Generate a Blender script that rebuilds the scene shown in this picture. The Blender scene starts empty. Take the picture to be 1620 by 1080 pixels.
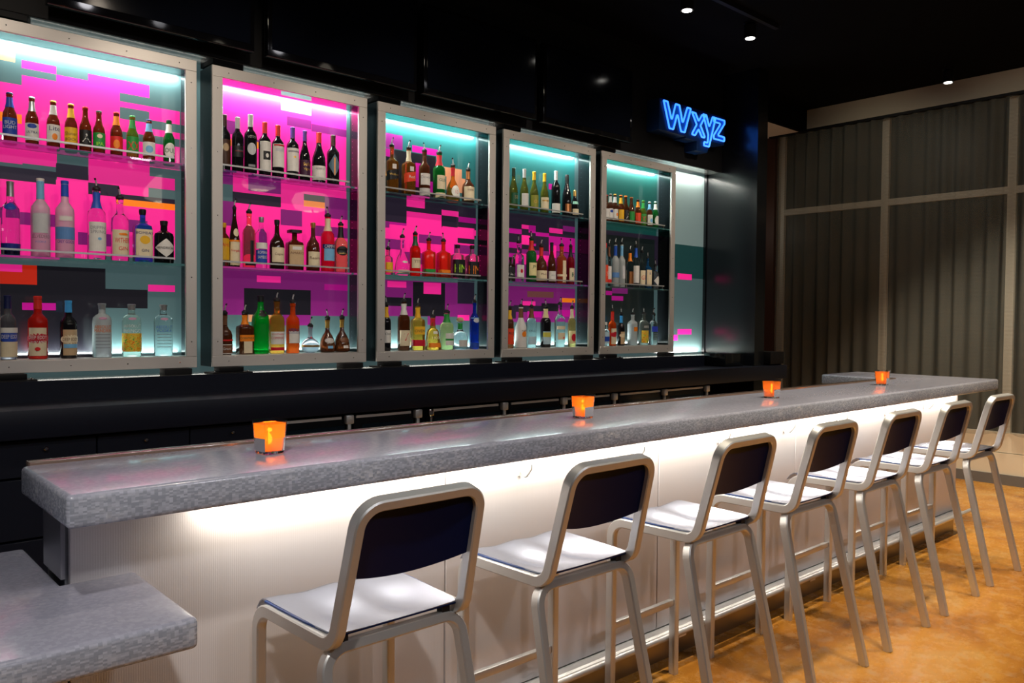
import bpy, bmesh, math, random
from mathutils import Vector, Matrix
random.seed(7)
C = bpy.context.scene.collection
SC = bpy.context.scene
PI = math.pi

# ------------------------------------------------------------------ camera
cam_d = bpy.data.cameras.new('camera'); cam = bpy.data.objects.new('camera', cam_d); C.objects.link(cam)
cam_d.sensor_width = 36.0; cam_d.lens = 28.295; cam_d.clip_start = .05
yaw, pitch, roll = math.radians(42.0397), math.radians(1.5266), math.radians(0.5154)
fw = Vector((math.sin(yaw)*math.cos(pitch), math.cos(yaw)*math.cos(pitch), -math.sin(pitch)))
r0 = Vector((math.cos(yaw), -math.sin(yaw), 0)); u0 = r0.cross(fw)
rt = math.cos(roll)*r0 + math.sin(roll)*u0; up = -math.sin(roll)*r0 + math.cos(roll)*u0
cam.matrix_world = Matrix(((rt.x, up.x, -fw.x, 0), (rt.y, up.y, -fw.y, 0), (rt.z, up.z, -fw.z, 1.45), (0, 0, 0, 1)))
SC.camera = cam

# ------------------------------------------------------------------ world, exposure
w = bpy.data.worlds.new('night'); SC.world = w; w.use_nodes = True
w.node_tree.nodes['Background'].inputs[0].default_value = (.55, .62, .75, 1)
w.node_tree.nodes['Background'].inputs[1].default_value = .006
SC.view_settings.view_transform = 'Standard'; SC.view_settings.look = 'None'
SC.view_settings.exposure = 0.0; SC.view_settings.gamma = 1; SC.view_settings.use_curve_mapping = False
SC.cycles.use_denoising = True
SC.cycles.sample_clamp_indirect = 4.0
SC.cycles.max_bounces = 8; SC.cycles.transmission_bounces = 8; SC.cycles.transparent_max_bounces = 12
SC.cycles.caustics_reflective = False; SC.cycles.caustics_refractive = False

def area(name, loc, sx, sy, power, col, direction=(0, 0, -1), spread=180):
    l = bpy.data.lights.new(name, 'AREA'); l.shape = 'RECTANGLE'; l.size = sx; l.size_y = sy
    l.energy = power; l.color = col; l.spread = math.radians(spread)
    o = bpy.data.objects.new(name, l); C.objects.link(o); o.location = loc
    d = Vector(direction).normalized(); x = Vector((1, 0, 0))
    if abs(d.x) > .9: x = Vector((0, 1, 0))
    z = -d; y = z.cross(x).normalized(); x = y.cross(z)
    o.matrix_world = Matrix(((x.x, y.x, z.x, loc[0]), (x.y, y.y, z.y, loc[1]), (x.z, y.z, z.z, loc[2]), (0, 0, 0, 1)))
    return o
def spot(name, loc, target, power, col, size=60, blend=.6, rad=.03):
    l = bpy.data.lights.new(name, 'SPOT'); l.energy = power; l.color = col
    l.spot_size = math.radians(size); l.spot_blend = blend; l.shadow_soft_size = rad
    o = bpy.data.objects.new(name, l); C.objects.link(o); o.location = loc
    o.rotation_euler = (Vector(target)-Vector(loc)).to_track_quat('-Z', 'Y').to_euler()
    return o
WARM = (1, .80, .58); NEUT = (1, .93, .84); COOL = (.86, 1, .96)
# light tape under the bar top
area('bar_tape_light', (3.42, 2.045, .990), 5.25, .02, 22, (1, .90, .78), (0, .35, -1))
# light tapes of the lit niche: along its ceiling and its sill
for i in range(5):
    x = 1.16 + 1.04*i
    area('cabinet_top_light', (x, 4.450, 2.752), .86, .014, 11, COOL, (0, .35, -1))
    area('cabinet_sill_light', (x, 4.455, 1.262), .86, .014, 4.5, COOL, (0, .35, 1))
area('niche_top_light', (3.45, 4.40, 2.815), 5.9, .02, 1.2, NEUT, (0, .3, 1))
area('niche_sill_light', (3.45, 4.40, 1.165), 5.9, .02, 1.5, NEUT, (0, -.3, 1))
area('niche_end_top_light', (6.13, 4.44, 2.81), .62, .02, 6, NEUT, (0, .3, -1))
area('niche_end_sill_light', (6.13, 4.44, 1.17), .62, .02, 6, NEUT, (0, .3, 1))
# ceiling spots: over the stools, over the aisle behind the bar, out in the room; then spots added as fill
for i in range(7):
    x = 1.15 + .67*i
    spot('stool_spot', (x-.15, 1.55, 3.5), (x, 1.78, .7), 34, (1, .88, .72), 44, .7, .05)
for i in range(6):
    x = .4 + 1.07*i
    spot('bottle_spot', (x, 2.75, 3.40), (x+.4, 4.3, 2.0), 52, (1, .85, .68), 70, .8, .05)
for (x, y) in ((3.1, 1.2), (4.7, 1.25), (6.1, 1.25), (6.9, 2.6)):
    spot('room_spot', (x, y, 3.45), (x+.25, y+.2, 0), 190, (1, .84, .62), 75, .8, .05)
for x in (-.4, 1.4, 3.2, 5.0):  # added fill from behind the camera, lifts the bar front
    spot('room_fill_spot', (x, -1.6, 3.45), (x+.3, 2.0, .9), 52, (.97, .95, 1), 80, .8, .15)
for y in (3.4, 2.1, .8):  # added fill to brighten the cream strip and the curtain
    spot('wall_fill_spot', (6.75, y, 3.5), (8.17, y+.2, 2.6), 15, (1, .90, .72), 95, .8, .05)
spot('table_fill_spot', (-.3, .2, 3.4), (.25, 2.0, .8), 150, (1, .93, .87), 60, .8, .08)  # added fill, lightens the low table and near bar end
spot('sill_fill_spot', (6.4, 1.3, 3.5), (8.17, 2.3, .4), 260, (1, .88, .70), 60, .8, .06)  # added fill aimed at the wall below the curtain hem

# ------------------------------------------------------------------ helpers
def tag(o, label=None, cat=None, group=None, kind=None):
    if label: o['label'] = label
    if cat: o['category'] = cat
    if group: o['group'] = group
    if kind: o['kind'] = kind
    return o
def thing(name, loc, label, cat, group=None, rz=0):
    o = bpy.data.objects.new(name, None); C.objects.link(o); o.location = loc; o.rotation_euler = (0, 0, rz)
    o.empty_display_size = .1
    return tag(o, label, cat, group)
def link(name, me, mat=None, parent=None, loc=None, smooth=None):
    o = bpy.data.objects.new(name, me); C.objects.link(o)
    if mat is not None and not me.materials: me.materials.append(mat)
    if parent is not None: o.parent = parent
    if loc is not None: o.location = loc
    return o
def shade(me, ang=35):
    me.polygons.foreach_set('use_smooth', [True]*len(me.polygons))
    bm = bmesh.new(); bm.from_mesh(me)
    a = math.radians(ang)
    for e in bm.edges:
        if len(e.link_faces) == 2 and e.calc_face_angle(0) > a: e.smooth = False
    bm.to_mesh(me); bm.free()
class MB:
    def __init__(s): s.v = []; s.f = []; s.fc = []
    def box(s, x0, x1, y0, y1, z0, z1):
        n = len(s.v); s.v += [(x, y, z) for z in (z0, z1) for y in (y0, y1) for x in (x0, x1)]
        s.f += [tuple(n+i for i in q) for q in ((0, 2, 3, 1), (4, 5, 7, 6), (0, 1, 5, 4), (2, 6, 7, 3), (0, 4, 6, 2), (1, 3, 7, 5))]
        return s
    def prism(s, pts, axis, a, b):
        # polygon pts in the plane across `axis`, extruded from a to b
        n = len(s.v); k = len(pts)
        def P(p, t): return (t, p[0], p[1]) if axis == 'x' else ((p[0], t, p[1]) if axis == 'y' else (p[0], p[1], t))
        s.v += [P(p, a) for p in pts] + [P(p, b) for p in pts]
        s.f += [tuple(n+i for i in range(k))[::-1], tuple(n+k+i for i in range(k))]
        s.f += [(n+i, n+(i+1) % k, n+k+(i+1) % k, n+k+i) for i in range(k)]
        return s
    def lathe(s, prof, cx=0, cy=0, z=0, seg=20, p=2.0, cap=True):
        # prof: (radius, height); p>2 gives a squarer section
        n = len(s.v)
        for r, h in prof:
            for i in range(seg):
                a = 2*PI*(i+.5)/seg; q = (abs(math.cos(a))**p + abs(math.sin(a))**p)**(-1/p)
                s.v.append((cx+r*q*math.cos(a), cy+r*q*math.sin(a), z+h))
        for j in range(len(prof)-1):
            for i in range(seg):
                a = n+j*seg+i; b = n+j*seg+(i+1) % seg
                s.f.append((a, b, b+seg, a+seg))
        if cap:
            s.f.append(tuple(n+i for i in range(seg))[::-1]); m = n+(len(prof)-1)*seg
            s.f.append(tuple(m+i for i in range(seg)))
        return s
    def tube(s, pts, r, seg=8, closed=False):
        P = [Vector(p) for p in pts]; n0 = len(s.v); k = len(P); prev = None
        for i, p in enumerate(P):
            t = ((P[(i+1) % k] if (closed or i < k-1) else p) - (P[i-1] if (closed or i > 0) else p)).normalized()
            if prev is None: nrm = t.orthogonal().normalized()
            else: nrm = (prev - t*prev.dot(t)).normalized()
            prev = nrm; b = t.cross(nrm)
            for j in range(seg):
                a = 2*PI*j/seg; q = p + (nrm*math.cos(a)+b*math.sin(a))*r; s.v.append(tuple(q))
        for i in range(k if closed else k-1):
            for j in range(seg):
                a = n0+i*seg+j; b = n0+i*seg+(j+1) % seg; c = n0+((i+1) % k)*seg+j; d = n0+((i+1) % k)*seg+(j+1) % seg
                s.f.append((a, b, d, c))
        if not closed:
            s.f.append(tuple(n0+j for j in range(seg))[::-1]); m = n0+(k-1)*seg; s.f.append(tuple(m+j for j in range(seg)))
        return s
    def sweep(s, pts, w, t, n0v, ch=.14):
        # rectangular bar w across nrm, t across binormal, chamfered corners; n0v first normal
        P = [Vector(p) for p in pts]; k = len(P); base = len(s.v); prev = Vector(n0v)
        c = min(w, t)*ch; W = w/2; T = t/2
        sec = [(W, T-c), (W-c, T), (-W+c, T), (-W, T-c), (-W, -T+c), (-W+c, -T), (W-c, -T), (W, -T+c)]
        for i, p in enumerate(P):
            a = P[min(i+1, k-1)]-p; b = p-P[max(i-1, 0)]
            if a.length > 0: a = a.normalized()
            if b.length > 0: b = b.normalized()
            tg = (a+b).normalized()
            nr = (prev-tg*prev.dot(tg)).normalized(); prev = nr; bn = tg.cross(nr)
            for u_, v_ in sec: s.v.append(tuple(p+nr*u_+bn*v_))
        for i in range(k-1):
            for j in range(8):
                a = base+i*8+j; b = base+i*8+(j+1) % 8; s.f.append((a, b, b+8, a+8))
        s.f.append(tuple(base+j for j in range(8))[::-1]); m = base+(k-1)*8; s.f.append(tuple(m+j for j in range(8)))
        return s
    def mesh(s, name, smooth=None, bevel=0, seg=2):
        me = bpy.data.meshes.new(name); me.from_pydata(s.v, [], s.f)
        bm = bmesh.new(); bm.from_mesh(me); bmesh.ops.recalc_face_normals(bm, faces=bm.faces)
        if bevel: bmesh.ops.bevel(bm, geom=[e for e in bm.edges if e.calc_face_angle(0) > .6], offset=bevel, segments=seg, affect='EDGES', profile=.5)
        bm.to_mesh(me); bm.free()
        if smooth or bevel: shade(me, smooth or 40)
        return me
    def build(s, name, mat, parent=None, loc=None, smooth=None, bevel=0, seg=2):
        return link(name, s.mesh(name, smooth, bevel, seg), mat, parent, loc)
def rounded(pts, rad, n=6):
    # round the inner corners of a 3D polyline; rad: one radius or one per corner
    P = [Vector(p) for p in pts]; out = [P[0]]
    for i in range(1, len(P)-1):
        r = rad[i-1] if isinstance(rad, (list, tuple)) else rad
        a = (P[i-1]-P[i]).normalized(); b = (P[i+1]-P[i]).normalized()
        ang = a.angle(b); d = r/math.tan(ang/2)
        A = P[i]+a*d; B = P[i]+b*d; cdir = (a+b).normalized(); cen = P[i]+cdir*(r/math.sin(ang/2))
        va = A-cen; vb = B-cen; th = va.angle(vb)
        for j in range(n+1):
            f = j/n; q = (va*math.sin((1-f)*th)+vb*math.sin(f*th))/math.sin(th)
            out.append(cen+q)
    out.append(P[-1]); return out

# ------------------------------------------------------------------ materials
def mat(name, col, rough=.5, metal=0, trans=0, emit=0, ecol=None, ior=1.45, alpha=1, noise=0, nscale=20, coat=0, aniso=0, spec=.5):
    m = bpy.data.materials.new(name); m.use_nodes = True; nt = m.node_tree; b = nt.nodes['Principled BSDF']
    b.inputs['Base Color'].default_value = (*col, 1); b.inputs['Roughness'].default_value = rough
    b.inputs['Metallic'].default_value = metal; b.inputs['Transmission Weight'].default_value = trans
    b.inputs['IOR'].default_value = ior; b.inputs['Alpha'].default_value = alpha; b.inputs['Coat Weight'].default_value = coat
    b.inputs['Specular IOR Level'].default_value = spec
    if emit:
        b.inputs['Emission Color'].default_value = (*(ecol or col), 1); b.inputs['Emission Strength'].default_value = emit
    if aniso: b.inputs['Anisotropic'].default_value = aniso
    if noise:
        tc = nt.nodes.new('ShaderNodeTexCoord'); nz = nt.nodes.new('ShaderNodeTexNoise'); nz.inputs['Scale'].default_value = nscale
        mx = nt.nodes.new('ShaderNodeMix'); mx.data_type = 'RGBA'
        mx.inputs['A'].default_value = (*[c*(1-noise) for c in col], 1); mx.inputs['B'].default_value = (*[min(1, c*(1+noise)) for c in col], 1)
        nt.links.new(tc.outputs['Object'], nz.inputs['Vector']); nt.links.new(nz.outputs['Fac'], mx.inputs['Factor'])
        nt.links.new(mx.outputs['Result'], b.inputs['Base Color'])
    return m
def N(m, t, **k):
    n = m.node_tree.nodes.new(t)
    for a, v in k.items(): setattr(n, a, v)
    return n
def brushed(name, col, rough, scale, lo=.8, hi=1.1):
    # brushed metal: stretched noise drives roughness and colour a little
    m = mat(name, col, rough, 1); nt = m.node_tree; b = nt.nodes['Principled BSDF']
    tc = N(m, 'ShaderNodeTexCoord'); mp = N(m, 'ShaderNodeMapping'); mp.inputs['Scale'].default_value = scale
    nz = N(m, 'ShaderNodeTexNoise'); nz.inputs['Scale'].default_value = 6; nz.inputs['Detail'].default_value = 4
    mr = N(m, 'ShaderNodeMapRange'); mr.inputs['To Min'].default_value = rough*lo; mr.inputs['To Max'].default_value = rough*hi
    nt.links.new(tc.outputs['Object'], mp.inputs['Vector']); nt.links.new(mp.outputs['Vector'], nz.inputs['Vector'])
    nt.links.new(nz.outputs['Fac'], mr.inputs['Value']); nt.links.new(mr.outputs['Result'], b.inputs['Roughness'])
    bp = N(m, 'ShaderNodeBump'); bp.inputs['Strength'].default_value = .015; bp.inputs['Distance'].default_value = .002
    nt.links.new(nz.outputs['Fac'], bp.inputs['Height']); nt.links.new(bp.outputs['Normal'], b.inputs['Normal'])
    return m
M = {}
M['steel'] = brushed('brushed_steel', (.74, .70, .66), .50, (3, 3, 60)); M['steel'].node_tree.nodes['Principled BSDF'].inputs['Metallic'].default_value = .6
M['darksteel'] = brushed('dark_steel_side', (.08, .08, .085), .25, (3, 3, 60))
M['alu'] = brushed('brushed_aluminium', (.68, .68, .67), .40, (40, 3, 3)); M['alu'].node_tree.nodes['Principled BSDF'].inputs['Metallic'].default_value = .65
M['seat'] = mat('blue_anodised_seat', (.47, .52, .64), .24, .88)
M['back'] = mat('navy_back_sheet', (.003, .008, .045), .38, 0, spec=.12)
M['rubber'] = mat('black_rubber', (.01, .01, .012), .6)
M['black'] = mat('matte_black_paint', (.005, .005, .006), .6, noise=.2, spec=.25)
M['blackgloss'] = mat('glossy_black_panel', (.006, .007, .009), .12)
M['blacksatin'] = mat('satin_black_laminate', (.008, .010, .019), .42, noise=.15, nscale=40, spec=.3)
M['ceil'] = mat('black_ceiling_paint', (.002, .002, .0025), .9, spec=.1)
M['chrome'] = mat('chrome', (.75, .75, .75), .15, 1)
M['glassedge'] = mat('green_edged_shelf_glass', (.55, .92, .86), .02, 0, .95)
M['darkglass'] = mat('dark_screen_glass', (.003, .004, .008), .10, spec=.3)
M['bezel'] = mat('black_screen_bezel', (.003, .003, .004), .06, spec=.35)
M['white'] = mat('white_paint', (.75, .70, .62), .6, noise=.05)
M['niche'] = mat('pale_niche_lining', (.80, .82, .80), .16, .8)
M['led'] = mat('light_tape_diffuser', (1, 1, 1), .5, emit=2.2, ecol=(1, .95, .85))
M['ledc'] = mat('cool_light_tape_diffuser', (1, 1, 1), .5, emit=1.8, ecol=(.85, 1, .95))
# ------------------------------------------------------------------ the setting
def struct(name, mb, m, parent=None, **k):
    o = mb.build(name, m, parent, **k)
    if parent is None: o['kind'] = 'structure'
    return o
# stained concrete floor
fl = mat('stained_concrete', (.5, .2, .04), .3); nt = fl.node_tree; b = nt.nodes['Principled BSDF']
tc = N(fl, 'ShaderNodeTexCoord'); n1 = N(fl, 'ShaderNodeTexNoise'); n1.inputs['Scale'].default_value = 1.9; n1.inputs['Detail'].default_value = 8; n1.inputs['Roughness'].default_value = .65; n1.inputs['Distortion'].default_value = .6
cr = N(fl, 'ShaderNodeValToRGB'); e = cr.color_ramp.elements
e[0].position = .30; e[0].color = (.22, .08, .012, 1); e[1].position = .74; e[1].color = (.66, .38, .12, 1)
k = e.new(.45); k.color = (.46, .18, .022, 1); k = e.new(.58); k.color = (.60, .27, .04, 1)
n2 = N(fl, 'ShaderNodeTexNoise'); n2.inputs['Scale'].default_value = 14; n2.inputs['Detail'].default_value = 9; n2.inputs['Roughness'].default_value = .75
cr2 = N(fl, 'ShaderNodeValToRGB'); cr2.color_ramp.elements[0].position = .52; cr2.color_ramp.elements[1].position = .76
mx = N(fl, 'ShaderNodeMix'); mx.data_type = 'RGBA'; mx.inputs['B'].default_value = (.62, .50, .32, 1)
ml = N(fl, 'ShaderNodeMath', operation='MULTIPLY'); ml.inputs[1].default_value = .6
mr = N(fl, 'ShaderNodeMapRange'); mr.inputs['To Min'].default_value = .12; mr.inputs['To Max'].default_value = .42
for a, c in ((tc.outputs['Object'], n1.inputs['Vector']), (tc.outputs['Object'], n2.inputs['Vector']), (n1.outputs['Fac'], cr.inputs['Fac']),
             (n2.outputs['Fac'], cr2.inputs['Fac']), (cr2.outputs['Color'], ml.inputs[0]), (ml.outputs[0], mx.inputs['Factor']), (cr.outputs['Color'], mx.inputs['A']),
             (mx.outputs['Result'], b.inputs['Base Color']), (n2.outputs['Fac'], mr.inputs['Value']), (mr.outputs['Result'], b.inputs['Roughness'])): nt.links.new(a, c)
struct('floor', MB().box(-2.5, 8.17, -4, 5.3, -.1, 0), fl)
struct('ceiling', MB().box(-2.5, 8.17, -4, 5.3, 3.73, 3.83), M['ceil'])
wallp = mat('dark_room_paint', (.05, .05, .055), .8)
struct('wall_left', MB().box(-2.6, -2.5, -4, 5.3, 0, 3.73), wallp)
struct('wall_front', MB().box(-2.5, 8.17, -4.1, -4, 0, 3.73), wallp)
# black wall behind the bar with the lit opening left free (print wall stands in it)
struct('wall_back', MB().box(-2.5, 6.49, 4.30, 4.56, 2.84, 3.73), M['black'])
struct('wall_back_lower', MB().box(-2.5, 6.49, 4.48, 4.60, 0, 1.14), M['black'])
struct('wall_back_left', MB().box(-2.5, .40, 4.30, 4.56, 1.14, 2.84), M['black'])
# glossy black wing wall closing the niche; it mirrors the print
struct('wall_wing', MB().box(6.492, 6.655, 3.93, 5.2, 0, 3.73), mat('glossy_black_wing', (.006, .007, .009), .22, spec=.8))
struct('trim_opening_end', MB().box(6.476, 6.4915, 4.455, 4.48, 1.14, 2.84), M['darksteel'])
struct('wall_back_far', MB().box(6.492, 8.17, 5.2, 5.3, 0, 3.73), mat('dark_brown_wall', (.05, .018, .010), .6))
struct('wall_right_pier', MB().box(8.12, 8.32, 4.70, 5.2, 0, 3.49), bpy.data.materials['dark_brown_wall'])
struct('ceiling_drop_white', MB().box(6.655, 8.17, 4.40, 5.2, 3.49, 3.52), M['white'])
struct('trim_drop_fascia', MB().box(6.655, 8.17, 4.36, 4.40, 3.49, 3.73), M['ceil'])
# window wall
cream = mat('cream_wall_paint', (.50, .43, .33), .7, noise=.06, nscale=2)
struct('wall_right', MB().box(8.17, 8.32, -4, 4.40, 3.505, 3.73), cream)
cream_lit = mat('cream_paint_lit', (.78, .70, .55), .6, noise=.04, nscale=2)  # same cream, lightened to stand for light falling on the sill
struct('wall_right_sill', MB().box(8.17, 8.32, -4, 5.2, 0, .285), cream_lit)
struct('wall_right_sill_upper', MB().box(8.18, 8.32, -4, 5.2, .290, .47), cream_lit)
struct('baseboard_right', MB().box(8.155, 8.17, -4, 5.2, 0, .093), mat('grey_baseboard', (.16, .155, .15), .5))
win = bpy.data.objects.new('window_1', None); C.objects.link(win); win.location = (0, 0, 0); win['kind'] = 'structure'
wf = mat('pale_window_frame', (.62, .57, .48), .5, noise=.05)
for y in (4.66, 3.53, 2.40, 1.27, .14, -1.0, -2.1, -3.2):
    MB().box(8.20, 8.28, y-.035, y+.035, .47, 3.505).build('mullion', wf, win)
for i, y in enumerate((4.66, 3.53, 2.40, 1.27, .14, -1.0, -2.1)):
    yn = (3.53, 2.40, 1.27, .14, -1.0, -2.1, -3.2)[i]
    MB().box(8.205, 8.275, yn+.035, y-.035, 2.63, 2.695).build('transom', wf, win)
    pane = mat('night_window_glass', (.012, .018, .02), .4, spec=.2) if i == 0 else pane
    MB().box(8.24, 8.246, yn+.035, y-.035, .47, 2.63).build('pane', pane, win)
    MB().box(8.24, 8.246, yn+.035, y-.035, 2.695, 3.505).build('pane', pane, win)
l = bpy.data.lights.new('alcove_fill_light', 'POINT'); l.energy = 2.0; l.color = (1, .9, .75); l.shadow_soft_size = .05; lo = bpy.data.objects.new('alcove_fill_light', l); C.objects.link(lo); lo.location = (7.5, 4.95, 2.5)  # unseen point light added to brighten the white ceiling drop
# sheer curtains on a black track
cur = bpy.data.materials.new('sheer_net_curtain'); cur.use_nodes = True; nt = cur.node_tree; nt.nodes.clear()
out = N(cur, 'ShaderNodeOutputMaterial'); dif = N(cur, 'ShaderNodeBsdfDiffuse'); trl = N(cur, 'ShaderNodeBsdfTranslucent'); tr = N(cur, 'ShaderNodeBsdfTransparent')
tc = N(cur, 'ShaderNodeTexCoord'); wv = N(cur, 'ShaderNodeTexWave', bands_direction='Z'); wv.inputs['Scale'].default_value = 28; wv.inputs['Distortion'].default_value = 1.5
nz = N(cur, 'ShaderNodeTexNoise'); nz.inputs['Scale'].default_value = 3; crr = N(cur, 'ShaderNodeValToRGB')
crr.color_ramp.elements[0].color = (.22, .22, .19, 1); crr.color_ramp.elements[1].color = (.32, .30, .25, 1)
m1 = N(cur, 'ShaderNodeMixShader'); m1.inputs[0].default_value = .25; m2 = N(cur, 'ShaderNodeMixShader')
mrr = N(cur, 'ShaderNodeMapRange'); mrr.inputs['To Min'].default_value = .26; mrr.inputs['To Max'].default_value = .50
for a, c in ((tc.outputs['Object'], wv.inputs['Vector']), (tc.outputs['Object'], nz.inputs['Vector']), (nz.outputs['Fac'], crr.inputs['Fac']), (crr.outputs['Color'], dif.inputs['Color']), (crr.outputs['Color'], trl.inputs['Color']),
             (dif.outputs[0], m1.inputs[1]), (trl.outputs[0], m1.inputs[2]), (wv.outputs['Fac'], mrr.inputs['Value']), (mrr.outputs['Result'], m2.inputs[0]), (tr.outputs[0], m2.inputs[1]), (m1.outputs[0], m2.inputs[2]), (m2.outputs[0], out.inputs['Surface'])): nt.links.new(a, c)
def curtain(y0, y1, label):
    rnd = random.Random(int(y0*10)); n = int((y0-y1)/.013); mb = MB(); zs = [.455, .9, 1.4, 1.9, 2.4, 2.9, 3.3, 3.42, 3.475]
    ph = 0; xs = []; nf = (y0-y1)/.135
    offs = [rnd.uniform(-.35, .35) for _ in range(60)]; amp = [rnd.choice((.4, .7, 1.0, 1.2, 2.4)) for _ in range(60)]
    for j, z in enumerate(zs):
        for i in range(n+1):
            t = i/n; u = t*nf; q = int(u) % 60; f = u-int(u)
            a = amp[q]*(1-f)+amp[(q+1) % 60]*f; o = offs[q]*(1-f)+offs[(q+1) % 60]*f
            s = 1-(z-.455)/3.02
            x = 8.10 + .024*math.sin(2*PI*u + o*3*s)*(1 if z > 3.3 else a) + .012*math.sin(2*PI*u*.37+o)*s
            hem = .012*math.sin(2*PI*u*.25) if j == 0 else 0
            mb.v.append((x, y0-(y0-y1)*t+.02*o*s, z+hem))
    for j in range(len(zs)-1):
        for i in range(n):
            a = j*(n+1)+i; mb.f.append((a, a+1, a+n+2, a+n+1))
    t = thing('sheer_curtain', (8.10, (y0+y1)/2, .455), label, 'curtain', 'net curtains across the window')
    o = mb.build('net_cloth', cur, None, smooth=80); o.parent = t; o.matrix_parent_inverse = Matrix.Translation(t.location).inverted()
    return t
curtain(4.66, .9, 'dark sheer floor-length net curtain hanging across the window behind the far end of the bar')
curtain(.88, -3.9, 'sheer net curtain continuing past the right edge of the picture')
tag(MB().box(8.07, 8.13, -3.95, 4.75, 3.478, 3.503).build('curtain_track', M['black']), 'thin black curtain track under the cream strip of wall', 'curtain track')
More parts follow.
